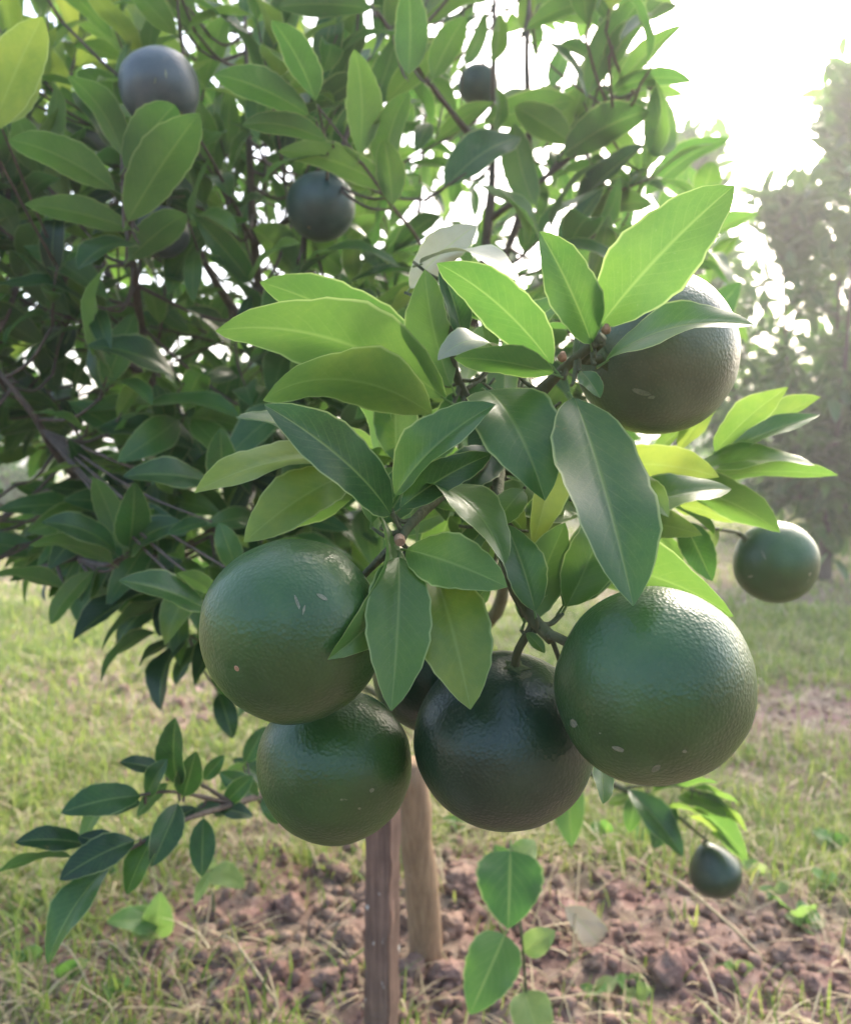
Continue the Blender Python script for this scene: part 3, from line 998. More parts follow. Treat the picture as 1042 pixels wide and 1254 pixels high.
# --- crown: limbs, twigs and leaves ------------------------------------------------
limb_paths = [
    [trunk_top, P(420, 600, 1.50), P(560, 430, 1.25), P(598, 270, 1.15), P(604, 100, 1.15), P(606, -60, 1.2)],
    [P(560, 430, 1.25), P(640, 250, 1.2), P(645, 60, 1.2), P(650, -40, 1.25)],
    [P(598, 270, 1.15), P(700, 190, 1.1), P(790, 100, 1.08)],
    [P(604, 200, 1.15), P(540, 120, 1.05), P(455, 5, .95)],
    [trunk_top, P(360, 620, 1.5), P(330, 440, 1.3), P(312, 300, 1.15), P(305, 170, 1.1), P(300, 20, 1.1)],
    [P(330, 440, 1.3), P(240, 300, 1.1), P(180, 110, 1.2), P(175, -30, 1.3)],
    [P(312, 300, 1.15), P(400, 220, 1.0), P(450, 80, 1.05)],
    [trunk_top, P(330, 660, 1.5), P(200, 480, 1.2), P(160, 300, .95), P(150, 190, .82)],
    [P(200, 480, 1.2), P(90, 380, 1.2), P(20, 250, 1.2), P(-60, 120, 1.3)],
    [trunk_top, P(280, 720, 1.4), P(110, 600, 1.1), P(35, 500, 1.0), P(-30, 420, 1.0)],
    [P(280, 720, 1.4), P(200, 690, 1.1), P(120, 680, .95), P(30, 700, .9)],
    [P(420, 600, 1.5), P(620, 470, 1.4), P(780, 330, 1.3), P(850, 260, 1.3)],
    [trunk_top, P(350, 780, 1.45), P(260, 760, 1.15), P(200, 740, 1.0)],
    [P(312, 300, 1.15), P(240, 160, .98), P(228, 120, .9)],
    [P(330, 440, 1.3), P(360, 330, 1.6), P(340, 160, 1.7), P(330, 30, 1.7)],
    [P(420, 600, 1.5), P(500, 350, 1.7), P(520, 150, 1.75), P(520, 0, 1.75)],
    [P(200, 480, 1.2), P(100, 250, 1.6), P(80, 100, 1.7), P(70, 0, 1.7)],
]
limb_r = [.8 * q_ for q_ in (.016, .009, .006, .006, .014, .008, .006, .012, .007, .011, .007, .008, .007, .0045, .008, .009, .008)]
limbs, limb_pts = [], []
for pts, r in zip(limb_paths, limb_r):
    sp = spline(pts, 7)
    mb = MB()
    tube(mb, sp, r, 0.0022, 8, knob=0.3, org=ORG)
    o = link('branch', bpy.data.meshes.new('branch'), TREE)
    limbs.append([mb, o, []])
    limb_pts.append(sp)
# mesh data is filled in after the side twigs have been added

unit_leaves = []
for i in range(14):
    rs = random.Random(100 + i)
    v, f, uv = leaf_geo(1.0, rs.uniform(.31, .42), rs.uniform(.2, 1.2), rs.uniform(.12, .45), rs.uniform(-.5, .5), rs.uniform(.04, .14),
                        nseg=8, ncross=2, pet=.12, side=rs.uniform(-.04, .04), seed=i)
    unit_leaves.append((v, f, uv, rs.random()))


def in_poly(x, y, poly):
    c = False
    j = len(poly) - 1
    for i in range(len(poly)):
        xi, yi = poly[i]; xj, yj = poly[j]
        if (yi > y) != (yj > y) and x < (xj - xi) * (y - yi) / (yj - yi) + xi: c = not c
        j = i
    return c


CROWN = [(-260, -200), (840, -200), (800, 10), (815, 60), (830, 150), (870, 190), (880, 300), (860, 430), (760, 560), (560, 640),
         (430, 760), (300, 840), (215, 800), (150, 740), (60, 705), (-80, 700), (-260, 600)]
crown_leaves = []     # (matrix, mesh index, limb index, tone, length, center)


def add_leaf(base, axis, nrm, L, li, tone):
    M = basis(axis, nrm)
    M.translation = base
    c = base + axis.normalized() * L * .5
    tip = base + axis.normalized() * L
    pr, pt_ = proj(c), proj(tip)
    if pr is None or pt_ is None: return False
    if pr[2] < 0.90 or pt_[2] < 0.86: return False
    if not in_poly(pr[0], pr[1], CROWN): return False
    for (fx, fy, fd, fr) in ((195, 108, .86, 50), (393, 253, 1.03, 42), (200, 278, 1.0, 26), (586, 102, 1.33, 24), (950, 688, .8, 55)):
        if pr[2] < fd and (math.hypot(pr[0] - fx, pr[1] - fy) < fr + 22 or math.hypot(pt_[0] - fx, pt_[1] - fy) < fr + 5): return False
    # leave the foreground fruit cluster its own space
    if pt_[2] < 0.75 and 230 < pt_[0] < 930 and pt_[1] > 300: return False
    crown_leaves.append((M, random.randrange(14), li, tone, L, c, pr))
    return True


def make_sprig(start, d, length, nleaf, li, tone, Lmean):
    d = d.normalized()
    bend = Vector((random.gauss(0, .25), random.gauss(0, .25), random.gauss(.15, .2)))
    pts = [start + d * length * t + bend * length * t * t * .5 for t in (0, .33, .66, 1.0)]
    ok, tmax = False, 0.0
    az = random.random() * 6.28
    x, y, z = frame(d)
    for k in range(nleaf):
        t = (k + .6) / nleaf
        p = start + d * length * t + bend * length * t * t * .5
        az += 2.4 + random.gauss(0, .3)
        out = x * math.cos(az) + y * math.sin(az)
        spread = random.uniform(.55, 1.15) * (1.2 - .6 * t)
        ax = d * math.cos(spread) + out * math.sin(spread) + Vector((0, 0, random.uniform(-.35, .2)))
        nr = Vector((random.gauss(0, .4), random.gauss(0, .4), 1)) * .9 + d * .8 - out * .1
        if ax.length < .1: continue
        L = Lmean * random.uniform(.7, 1.2)
        p2 = p + ax.normalized() * L * .12
        if add_leaf(p2, ax, nr, L, li, tone + random.gauss(0, .10)):
            ok, tmax = True, t
    if ok:
        pts = [start + d * length * t * tmax + bend * length * (t * tmax) ** 2 * .5 for t in (0, .33, .66, 1.0)]
        tube(limbs[li][0], spline(pts, 3), 0.0022, 0.0009, 5, org=ORG)
    return ok


# sprigs all along the limbs
flat = []
for li, sp in enumerate(limb_pts):
    for i in range(len(sp) - 1):
        flat.append((li, sp[i], sp[i + 1]))
CC = P(330, 330, 1.35)
cnt = 0
tries = 0
while cnt < 520 and tries < 16000:
    tries += 1
    # pick a point in the crown volume, reach it from the nearest limb
    x = random.uniform(-160, 880); y = random.uniform(-120, 820)
    if not in_poly(x, y, CROWN): continue
    if cnt > 340 and not (x < 420 and 150 < y < 720): continue
    if y < 200 and random.random() < .3: continue
    d = random.uniform(.95, 1.95)
    p = P(x, y, d)
    if p.z < .12: continue
    li, a_, b_p = min(flat, key=lambda s: (s[1] - p).length_squared)
    dist = (a_ - p).length
    if dist > .27: continue
    out = (p - CC).normalized()
    dirv = (p - a_).normalized() * .6 + out * .5 + Vector((0, 0, .55))
    if y > 560: dirv += Vector((-.3, -.3, -.75))
    ln = random.uniform(.10, .20)
    tone = random.uniform(.28, .66)
    if y < 190 and x < 480: tone += .28  # sunlit look of the upper-left leaves put into their tone
    if make_sprig(p, dirv, ln, random.randint(6, 9), li, tone, random.uniform(.085, .115)):
        tube(limbs[li][0], spline([a_, a_.lerp(p, .55) + Vector((0, 0, -.012)), p], 4), 0.0024, 0.0017, 5, org=ORG)
        cnt += 1

# hand-read sprigs of the crown (leaf base, tip, visible width, upper-side direction, tone)
def crown_twig(pts, li):
    tube(limbs[li][0], spline(pts, 5), 0.0026, 0.0012, 6, org=ORG)
crown_hand = [
 # upper left sprig
 (7, (140, 232, .80), (10, 171, .72), 52, (.1, .5, -.8), .42), (7, (150, 190, .82), (83, 92, .76), 52, (.4, .2, -.85), .44),
 (7, (153, 205, .80), (214, 128, .74), 50, (-.4, .3, -.8), .48), (7, (157, 270, .80), (244, 138, .72), 66, (-.5, .3, -.8), .46),
 (7, (165, 300, .86), (95, 330, .80), 46, (.1, .7, .6), .3), (7, (160, 280, .84), (30, 250, .80), 44, (.1, .6, -.7), .4),
 (7, (158, 318, .90), (228, 262, .86), 44, (-.3, .5, -.7), .42),
 (8, (-10, 160, .72), (52, 20, .66), 66, (-.5, .4, -.7), .78), (8, (5, 150, .76), (40, 60, .74), 60, (-.3, .4, -.8), .85),
 (5, (55, 175, .95), (66, 100, .92), 34, (.5, .3, -.8), .7), (5, (150, 75, 1.1), (90, 55, 1.05), 30, (.3, .7, -.6), .55),
 # centre-top sprig with its dark twig
 (6, (386, 122, .80), (333, 24, .74), 56, (.5, .2, -.85), .36), (6, (378, 140, .80), (262, 91, .73), 46, (.2, .55, -.75), .38),
 (6, (440, 188, .82), (434, 60, .76), 52, (.3, .1, -.95), .50), (6, (400, 172, .80), (296, 153, .76), 34, (.1, .75, -.6), .42),
 (6, (470, 215, .84), (500, 112, .78), 46, (-.5, .1, -.85), .42), (6, (480, 235, .84), (340, 185, .80), 46, (.2, .7, -.6), .46),
 (6, (480, 250, .84), (470, 170, .8), 50, (.2, .2, -.9), .4), (6, (395, 190, .82), (320, 230, .85), 44, (.1, .7, .6), .3),
 # top middle
 (3, (500, 90, .90), (500, -20, .86), 60, (.3, .1, -.95), .42), (3, (530, 95, .92), (570, 20, .88), 55, (-.4, .2, -.9), .5),
 (3, (455, 10, .92), (340, 8, .88), 40, (.1, .75, -.6), .4), (0, (604, 75, 1.05), (610, 15, 1.0), 46, (.2, .3, .9), .55),
 (0, (604, 160, 1.05), (607, 107, 1.0), 44, (.2, .3, .9), .62), (1, (655, 250, 1.05), (630, 150, 1.02), 54, (-.3, .2, -.9), .42),
 # right skyline leaves
 (2, (755, 108, 1.05), (836, 30, 1.0), 28, (-.5, .6, -.6), .35), (2, (720, 115, 1.06), (793, -10, 1.0), 50, (-.4, .3, -.85), .35),
 (2, (745, 112, 1.05), (848, 100, 1.0), 26, (0, .85, -.5), .35), (2, (802, 105, 1.05), (811, 192, 1.0), 34, (.3, .2, -.9), .42),
 (2, (700, 175, 1.08), (630, 130, 1.04), 50, (.2, .6, -.75), .46), (2, (690, 190, 1.08), (795, 135, 1.03), 60, (-.2, .6, -.75), .40),
 (11, (790, 240, 1.2), (895, 168, 1.1), 34, (-.3, .8, -.55), .35), (11, (705, 258, 1.1), (790, 178, 1.03), 50, (-.2, .6, .75), .22),
 (11, (720, 265, 1.1), (800, 250, 1.05), 34, (0, .8, -.5), .4), (11, (870, 345, 1.2), (905, 288, 1.15), 60, (-.4, .4, -.8), .5),
 (2, (645, 35, 1.1), (740, 0, 1.05), 30, (-.1, .8, -.5), .35), (2, (780, 205, 1.1), (735, 150, 1.08), 46, (.3, .4, -.8), .45),
 (11, (860, 300, 1.2), (930, 262, 1.15), 34, (-.2, .8, -.5), .45), (11, (850, 380, 1.25), (915, 420, 1.2), 30, (.2, .8, -.5), .5),
 # middle left
 (8, (217, 466, .95), (106, 424, .88), 42, (.1, .65, .75), .2), (8, (205, 520, .95), (190, 470, .92), 42, (.2, .4, .9), .2),
 (9, (258, 592, .80), (150, 584, .75), 38, (.05, .65, .75), .26), (9, (273, 592, .80), (270, 524, .77), 50, (.2, .1, .95), .38),
 (9, (252, 747, .72), (145, 711, .67), 40, (.1, .68, .7), .28), (9, (270, 735, .72), (216, 702, .70), 34, (.1, .6, -.75), .52),
 (9, (290, 700, .74), (268, 640, .74), 50, (.3, .2, .9), .35), (9, (255, 640, .80), (205, 655, .78), 34, (.1, .7, .6), .28),
 (10, (142, 678, .85), (50, 640, .80), 38, (.1, .7, .65), .2), (10, (138, 690, .85), (35, 668, .80), 30, (.1, .75, -.6), .42),
 (10, (150, 672, .85), (115, 585, .82), 40, (-.3, .4, -.8), .38), (10, (158, 670, .85), (165, 590, .80), 40, (.4, .3, .85), .3),
 (10, (162, 678, .85), (225, 640, .82), 44, (-.2, .5, .85), .2), (10, (80, 722, .88), (-10, 705, .84), 42, (.1, .7, -.6), .42),
 (10, (115, 700, .88), (62, 765, .84), 30, (-.3, .5, -.75), .4),
 # drooping dark leaves under the crown
 (12, (190, 722, .92), (90, 784, .84), 36, (-.3, .75, .55), .06), (12, (215, 740, .95), (124, 800, .88), 28, (-.3, .75, -.5), .2),
 (12, (190, 775, .95), (124, 836, .90), 26, (-.3, .75, -.5), .16), (12, (222, 785, .95), (170, 818, .92), 24, (-.3, .75, -.5), .22),
 (12, (232, 780, .95), (197, 870, .88), 40, (-.6, .5, .6), .05), (12, (205, 735, .95), (195, 780, .92), 36, (.2, .3, .9), .05),
 (12, (250, 790, .98), (215, 840, .95), 36, (-.4, .5, .7), .08), (12, (268, 850, 1.0), (285, 905, .98), 40, (.3, .3, .9), .1),
 (4, (345, 290, 1.05), (420, 330, 1.0), 56, (.1, .6, -.75), .5), (4, (310, 280, 1.05), (372, 345, 1.0), 60, (.2, .6, -.7), .48),
]
hand_leaves = []
for (li, B, T, wpx, n, tone) in crown_hand:
    o = hero_leaf(limbs[li][1], B, T, wpx * .84, n, arch=random.uniform(.5, 1.2), fold=random.uniform(.25, .45), tone=tone, org=ORG)
    pb = P(*B)
    a_ = min(limb_pts[li], key=lambda q: (q - pb).length_squared)
    st = pb - (P(*T) - pb) * .08
    if (a_ - pb).length > .02:
        tube(limbs[li][0], spline([a_, a_.lerp(st, .6) + Vector((0, 0, -.010)), st], 5), 0.0022, 0.0010, 5, org=ORG)
crown_twig([P(560, 430, 1.25), P(520, 310, 1.0), P(480, 252, .86), P(440, 195, .83), P(388, 128, .81)], 6)
crown_twig([P(160, 300, .95), P(157, 250, .82), P(152, 195, .82)], 7)
crown_twig([P(312, 300, 1.15), P(262, 200, .92), P(240, 165, .84)], 13)

# which crown leaves show largest: nearest ones inside the frame become parts of their own
def score(l):
    x, y, d = l[6]
    inside = -40 < x < 1080 and -40 < y < 1290
    return (0 if inside else 10) + d
crown_leaves.sort(key=score)
N_PARTS = 300 - len(crown_hand) - 90
leaf_meshes = []
for tlev in range(5):
    row = []
    for v, f, uv, t in unit_leaves:
        mb = MB(); mb.add(v, f, uv, .12 + .15 * tlev)
        row.append(mb.mesh('leaf', M_LEAF))
    leaf_meshes.append(row)
for mb, o, _ in limbs:
    o.data = mb.mesh('branch', M_BARK)
fol = MB()
for i, (M, mi, li, tone, L, c, pr) in enumerate(crown_leaves):
    S = M @ Matrix.Scale(L, 4)
    if i < N_PARTS:
        tl = max(0, min(4, round((tone - .12) / .15)))
        o = link('leaf', leaf_meshes[tl][mi], limbs[li][1])
        S2 = S.copy(); S2.translation = S.translation - ORG
        o.matrix_local = S2
    else:
        v, f, uv, t = unit_leaves[mi]
        fol.add([S @ p - ORG for p in v], f, uv, tone)
tag(link('foliage', fol.mesh('foliage', M_LEAF), TREE), kind='stuff')
print('crown leaves', len(crown_leaves), 'sprigs', cnt)


# ------------------------------------------------------------------ oranges
def orange(px, py, d, wpx, hpx, stem_dir, label, mat=M_PEEL, stalk_to=None, navel=True, group=None, res=(64, 40), pear=0.0, scars=()):
    c = P(px, py, d)
    k = c.copy() - CAM
    rx = wpx * 0.5 * d / FPX
    rz = hpx * 0.5 * d / FPX
    r = (rx + rz) / 2
    axis = (C_R * stem_dir[0] + C_U * stem_dir[1] - C_F * stem_dir[2]).normalized()
    X, Y, Z = frame(axis, Vector((0.1, 1, 0.2)))
    rot = Matrix((X, Y, Z)).transposed()
    root = empty('orange', c)
    root.rotation_euler = rot.to_euler()
    bpy_scale = Vector((1, 1, 1))
    tag(root, label, 'orange', group)
    off = Vector((px * .013, py * .017, d * 3))
    v, f = [], []
    nu, nv = res
    for j in range(nv + 1):
        th = math.pi * j / nv
        for i in range(nu):
            ph = 2 * math.pi * i / nu
            p = Vector((math.sin(th) * math.cos(ph), math.sin(th) * math.sin(ph), math.cos(th)))
            rr = r * (1 + .035 * noise.noise(p * 1.1 + off) + .010 * noise.noise(p * 3 + off))
            q = p * rr
            q.z *= 0.97
            if pear and q.z > 0: q.x *= 1 - pear * q.z / r; q.y *= 1 - pear * q.z / r; q.z *= 1 + pear * .5
            dtop = math.sin(th)
            if th < .5: q.z -= r * .055 * math.exp(-(dtop / .16) ** 2)
            if th > 2.6: q.z += r * .03 * math.exp(-(dtop / .05) ** 2)
            v.append(q)
    for j in range(nv):
        for i in range(nu):
            i2 = (i + 1) % nu
            f.append((j * nu + i, (j + 1) * nu + i, (j + 1) * nu + i2, j * nu + i2))
    mb = MB(); mb.add(v, f)
    link('peel', mb.mesh('peel', mat), root)
    if scars:
        from mathutils.bvhtree import BVHTree
        bvh = BVHTree.FromPolygons([tuple(p) for p in v], f)
        inv = rot.inverted()
        o_l = inv @ (CAM - c)
        for (sx, sy, sw, sh, sa) in scars:
            poly = []
            for i in range(10):
                an = 6.283 * i / 10
                q = 1 + .35 * noise.noise(Vector((i * 1.7, sx, sy)))
                u_, w_ = math.cos(an) * sw * .5 * q, math.sin(an) * sh * .5 * q
                a_ = R(sa)
                ray = inv @ (P(sx + u_ * math.cos(a_) - w_ * math.sin(a_), sy - u_ * math.sin(a_) - w_ * math.cos(a_), 1.0) - CAM)
                hit = bvh.ray_cast(o_l, ray.normalized())
                if hit[0] is not None: poly.append(hit[0] + hit[1] * .00025)
            if len(poly) > 4:
                mb = MB(); mb.add(poly, [tuple(range(len(poly) - 1, -1, -1))])
                link('scar', mb.mesh('scar', M_SCAR), root)
    # calyx star
    ztop = r * .97 * (1 + pear * .5) - r * .055
    cv = [Vector((0, 0, ztop + r * .05))]
    for i in range(10):
        a = 2 * math.pi * i / 10
        q = r * (.17 if i % 2 == 0 else .09)
        cv.append(Vector((math.cos(a) * q, math.sin(a) * q, ztop + r * .030)))
    for i in range(10):
        a = 2 * math.pi * i / 10
        q = r * (.17 if i % 2 == 0 else .09)
        cv.append(Vector((math.cos(a) * q * .95, math.sin(a) * q * .95, ztop - r * .02)))
    cf = [(0, 1 + i, 1 + (i + 1) % 10) for i in range(10)] + [(1 + i, 11 + i, 11 + (i + 1) % 10, 1 + (i + 1) % 10) for i in range(10)]
    mb = MB(); mb.add(cv, cf)
    link('calyx', mb.mesh('calyx', M_CALYX), root)
    # stalk to the twig that carries it
    mb = MB()
    top = Vector((0, 0, ztop))
    if stalk_to is not None:
        e = rot.inverted() @ (P(*stalk_to) - c)
        tube(mb, spline([top, top + Vector((0, 0, min(.02, (e - top).length * .4))), e], 6), .0022, .0019, 7, knob=.2)
    else:
        tube(mb, [top, top + Vector((0, 0, .015))], .0022, .0018, 7)
    link('stalk', mb.mesh('stalk', M_TWIG), root)
    if navel:
        mb = MB()
        zb = -r * .97 + r * .028
        nvv = [Vector((0, 0, zb - r * .010))] + [Vector((math.cos(a) * r * .045, math.sin(a) * r * .045, zb + r * .004)) for a in np.linspace(0, 6.283, 9)[:-1]]
        mb.add(nvv, [(0, 1 + (i + 1) % 8, 1 + i) for i in range(8)])
        link('stylar_scar', mb.mesh('stylar_scar', M_CUT), root)
    return root


orange(357, 771, .378, 212, 238, (.45, .30, -.85), 'big glossy green orange with a pale blossom-end dot, resting on another', M_PEEL, (478, 672, .398), scars=[(364, 738, 4, 20, 20), (394, 731, 16, 5, -30), (372, 747, 3, 12, -15)])
orange(410, 936, .428, 194, 186, (.15, .95, -.3), 'green orange hanging under the dotted one, above the stake tops', M_PEEL, (500, 672, .405), scars=[(455, 968, 7, 5, 30), (478, 898, 4, 3, 0), (440, 990, 4, 3, 0)])
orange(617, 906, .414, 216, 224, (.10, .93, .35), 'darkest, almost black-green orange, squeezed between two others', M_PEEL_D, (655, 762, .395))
orange(799, 838, .356, 245, 241, (-.90, .42, -.25), 'largest green orange with pebbly sunlit top and pale scars below', M_PEEL, (676, 782, .385), scars=[(757, 917, 15, 6, -20), (803, 941, 14, 7, 35), (703, 886, 8, 11, 30), (838, 920, 6, 4, 0), (735, 898, 3, 2, 0)])
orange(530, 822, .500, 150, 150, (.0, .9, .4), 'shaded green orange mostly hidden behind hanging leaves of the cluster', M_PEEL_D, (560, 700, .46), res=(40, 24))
orange(803, 433, .462, 188, 212, (-.75, -.15, .5), 'bronze-tinted green orange half covered by broad leaves', M_PEEL_B, (738, 420, .406), scars=[(786, 480, 24, 7, -15), (798, 486, 9, 4, 10)])
orange(950, 688, .74, 105, 99, (-.75, .55, .1), 'small round green orange out on a thin twig near the far tree', M_PEEL, (903, 652, .72), res=(48, 28), scars=[(919, 706, 7, 3, 10), (935, 680, 3, 12, 25)])
orange(195, 108, .82, 98, 96, (.55, -.75, .1), 'grey-bloomed green orange standing up against the sky among leaves', M_PEEL_G, (241, 168, .84), res=(48, 28), scars=[(203, 90, 2.5, 13, 5), (190, 98, 2, 8, -10)])
orange(393, 253, .99, 82, 86, (.3, .8, -.5), 'dark green orange tucked under pale leaves inside the crown', M_PEEL_H, (420, 190, 1.0), res=(40, 24))
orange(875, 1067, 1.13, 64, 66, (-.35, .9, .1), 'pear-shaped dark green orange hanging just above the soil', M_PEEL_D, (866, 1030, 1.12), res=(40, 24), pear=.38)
orange(200, 284, .98, 64, 62, (.2, .9, 0), 'greyish orange half hidden deep in the shaded leaves', M_PEEL_G, (225, 240, 1.0), res=(32, 20))
orange(586, 104, 1.30, 50, 50, (.2, .9, 0), 'bluish green orange glimpsed beside the upright brown stems', M_PEEL_H, (600, 70, 1.16), res=(32, 20))


# ------------------------------------------------------------------ stakes
def stake_sawn():
    top, bot = P(470, 930, .98), P(467, 1254, 1.0)
    dirv = (bot - top).normalized()
    # carry on down to the soil
    t = (top.z - (-.06)) / -dirv.z
    foot = top + dirv * t
    base = Vector((foot.x, foot.y, gz(foot.x, foot.y)))
    o = empty('sawn_stake', base)
    tag(o, 'dark weathered square-sawn stake with pale right edge under the fruit', 'stake')
    import bmesh
    bm = bmesh.new()
    n = 40
    rings = []
    for i in range(n + 1):
        p = foot.lerp(top, i / n) - base
        ring = []
        for (sx, sy) in ((-1, -1), (1, -1), (1, 1), (-1, 1)):
            a = R(-26)
            x, y = sx * .0165, sy * .0135
            jx = .0024 * noise.noise(Vector((sx * 3, sy * 5, i * .35))); jy = .0024 * noise.noise(Vector((sx * 3 + 9, sy * 5, i * .35)))
            ring.append(bm.verts.new(p + Vector(((x + jx) * math.cos(a) - (y + jy) * math.sin(a), (x + jx) * math.sin(a) + (y + jy) * math.cos(a), 0))))
        rings.append(ring)
    for i in range(n):
        for k in range(4):
            bm.faces.new((rings[i][k], rings[i][(k + 1) % 4], rings[i + 1][(k + 1) % 4], rings[i + 1][k]))
    bm.faces.new(rings[0][::-1]); bm.faces.new(rings[-1])
    bmesh.ops.bevel(bm, geom=[e for e in bm.edges if abs((e.verts[0].co - e.verts[1].co).normalized().z) > .9], offset=.0018, segments=2, affect='EDGES')
    m = bpy.data.meshes.new('post')
    bm.to_mesh(m); bm.free()
    m.materials.append(M_STAKE1)
    link('post', m, o)


def stake_round():
    q, t = ground_at(524, 1198)
    top = P(503, 935, 1.16)
    o = empty('round_stake', q)
    tag(o, 'smooth tan round stake leaning behind the square-sawn one', 'stake')
    mb = MB()
    pts = [q + Vector((.001, 0, -.06)) - q] + [(q.lerp(top, i / 14) - q) + Vector((.003 * noise.noise(Vector((i * .4, 1, 2))), 0, 0)) for i in range(15)]
    tube(mb, pts, .0245, .0215, 16, knob=.05)
    link('pole', mb.mesh('pole', M_STAKE2), o)


stake_sawn()
stake_round()


# ------------------------------------------------------------------ weeds
def weed(name, label, foot, stem_pts, leaves, mat=M_WEED, group=None, r=.0022):
    o = empty(name, foot)
    tag(o, label, 'weed', group)
    mb = MB()
    tube(mb, spline([foot - Vector((0, 0, .01))] + stem_pts, 5), r, r * .45, 6, org=foot)
    link('stem', mb.mesh('stem', M_CALYX), o)
    for (B, T, wpx, n, tone, kw) in leaves:
        hero_leaf(o, B, T, wpx, n, tone=tone, mat=mat, org=foot, **kw)
    return o


f0 = Vector((P(650, 1300, .98).x, P(650, 1300, .98).y, 0)); f0.z = gz(f0.x, f0.y)
OV = dict(a=.42, b=.80, pet=.18, arch=.5, fold=.22)
weed('broadleaf_weed', 'broad-leaved green weed standing beside the stakes', f0,
     [P(646, 1254, .97), P(640, 1160, .96), P(632, 1090, .955), P(626, 1038, .95)],
     [((625, 1043, .945), (622, 1138, .90), 84, (-.05, .45, .9), .12, OV), ((632, 1090, .955), (606, 1035, .97), 40, (.1, .5, .8), .5, OV),
      ((618, 1146, .95), (575, 1243, .90), 66, (-.1, .35, .92), .2, OV), ((641, 1165, .96), (680, 1140, .97), 32, (.2, .6, .7), .7, OV),
      ((642, 1215, .965), (662, 1282, .93), 52, (.2, .4, .85), .75, OV), ((628, 1060, .955), (655, 1030, .98), 30, (.1, .6, .7), .6, OV)])
q, t = ground_at(262, 1135)
weed('sprout', 'bright green young sprout with a pale upright stem on the clods', q, [P(261, 1090, t * .99), P(259, 1065, t * .985)],
     [((259, 1068, t * .985), (238, 1110, t * .96), 14, (-.3, .6, .7), .8, OV), ((259, 1066, t * .985), (300, 1088, t * .96), 26, (.2, .7, .6), .75, OV),
      ((259, 1066, t * .985), (254, 1045, t), 14, (.2, .3, .9), .8, OV), ((260, 1090, t * .99), (272, 1070, t), 12, (.2, .3, .9), .7, OV)], r=.003)
q, t = ground_at(192, 1160)
weed('pale_weed', 'pale grey-green weed with one upright oval leaf in the grass', q, [P(192, 1130, t * .99), P(198, 1100, t * .985)],
     [((192, 1150, t * .985), (196, 1092, t * .98), 34, (.2, .2, .9), .7, OV), ((192, 1140, t * .985), (150, 1115, t * .97), 36, (.1, .7, .7), .6, OV),
      ((193, 1130, t * .985), (130, 1130, t * .95), 30, (.1, .8, .6), .5, OV)])
wspots = [(450, 1045), (410, 1035), (560, 1030), (740, 1040), (790, 1045), (950, 1120), (1010, 1105), (985, 1150), (930, 1090), (120, 1090), (60, 1130),
          (90, 1215), (30, 1200), (150, 1235), (900, 1215), (1020, 1050), (730, 1240), (780, 1245), (770, 1225), (480, 1075)]
for i, (px, py) in enumerate(wspots):
    q, t = ground_at(px, py)
    lv = []
    for k in range(random.randint(4, 7)):
        an = k * 2.4 + random.random()
        r_ = random.uniform(16, 30)
        h = random.uniform(8, 26)
        lv.append(((px, py - h, t), (px + math.cos(an) * r_, py - h - 8 + random.uniform(-8, 6), t + math.sin(an) * r_ * t / FPX), r_ * .6,
                   (random.uniform(-.3, .3), .75, .55), random.uniform(.4, .9), OV))
    near = min(((math.hypot(px - lx, py - ly), nm) for lx, ly, nm in LANDMARKS + [(60, 1150, 'under the low left-hanging leafy twig'), (50, 940, 'in the open grass')]))[1]
    near = near.replace('low left-hanging leafy twig', 'low leafy twig')
    weed('seedling', f'small leafy seedling growing {near}', q, [P(px, py - 14, t), P(px + 1, py - 28, t)], lv, group=f'low leafy seedlings {near}', r=.0012)

# dry stalks and fallen leaves
def stalk(pts, label, r=.0016, group=None, mat=M_STRAW):
    mb = MB()
    P0 = Vector(pts[0])
    tube(mb, spline(pts, 8), r, r * .55, 5, org=P0, tone=random.uniform(.4, .9))
    o = link('dry_stalk', mb.mesh('dry_stalk', mat))
    o.location = P0
    tag(o, label, 'stalk', group)


qa, _ = ground_at(938, 1192)
qb, _ = ground_at(760, 1052)
stalk([qa, P(890, 1130, 1.28) , P(830, 1080, 1.38), P(790, 1060, 1.45), qb], 'long arching straw-yellow stalk reaching down to the red soil patch', .0026)
for (a, bx, h) in [((700, 1215), (712, 1085), .5), ((255, 1190), (300, 1235), .05), ((262, 1120), (250, 1190), .05), ((340, 1250), (262, 1190), .04),
                   ((270, 1254), (350, 1215), .03), ((395, 1090), (352, 1035), .06), ((430, 1030), (455, 1120), .05), ((560, 1215), (520, 1175), .03),
                   ((660, 1075), (740, 1090), .04), ((640, 1190), (690, 1090), .08), ((590, 1180), (660, 1120), .08), ((600, 1150), (615, 1080), .06),
                   ((780, 1050), (690, 1085), .04), ((685, 1040), (640, 1080), .04), ((760, 1060), (765, 1130), .05), ((830, 1200), (900, 1225), .03),
                   ((990, 1130), (1040, 1165), .04), ((100, 1180), (190, 1240), .04), ((40, 1180), (120, 1250), .04), ((500, 1060), (590, 1040), .04)]:
    q1, t1 = ground_at(*a)
    q2, t2 = ground_at(*bx)
    nr_ = min(((math.hypot(a[0] - lx, a[1] - ly), nm) for lx, ly, nm in LANDMARKS))[1]
    if (q2 - q1).length > .5: q2 = q1 + (q2 - q1).normalized() * .35
    mid = (q1 + q2) / 2 + Vector((random.uniform(-.02, .02), 0, min(h, .07) + .01))
    stalk([q1 + Vector((0, 0, .002)), mid, q2 + Vector((0, 0, .006 + random.random() * .03))], 'thin bent dry straw stalk lying ' + nr_, random.uniform(.0011, .0022),
          'dry stalks ' + nr_)


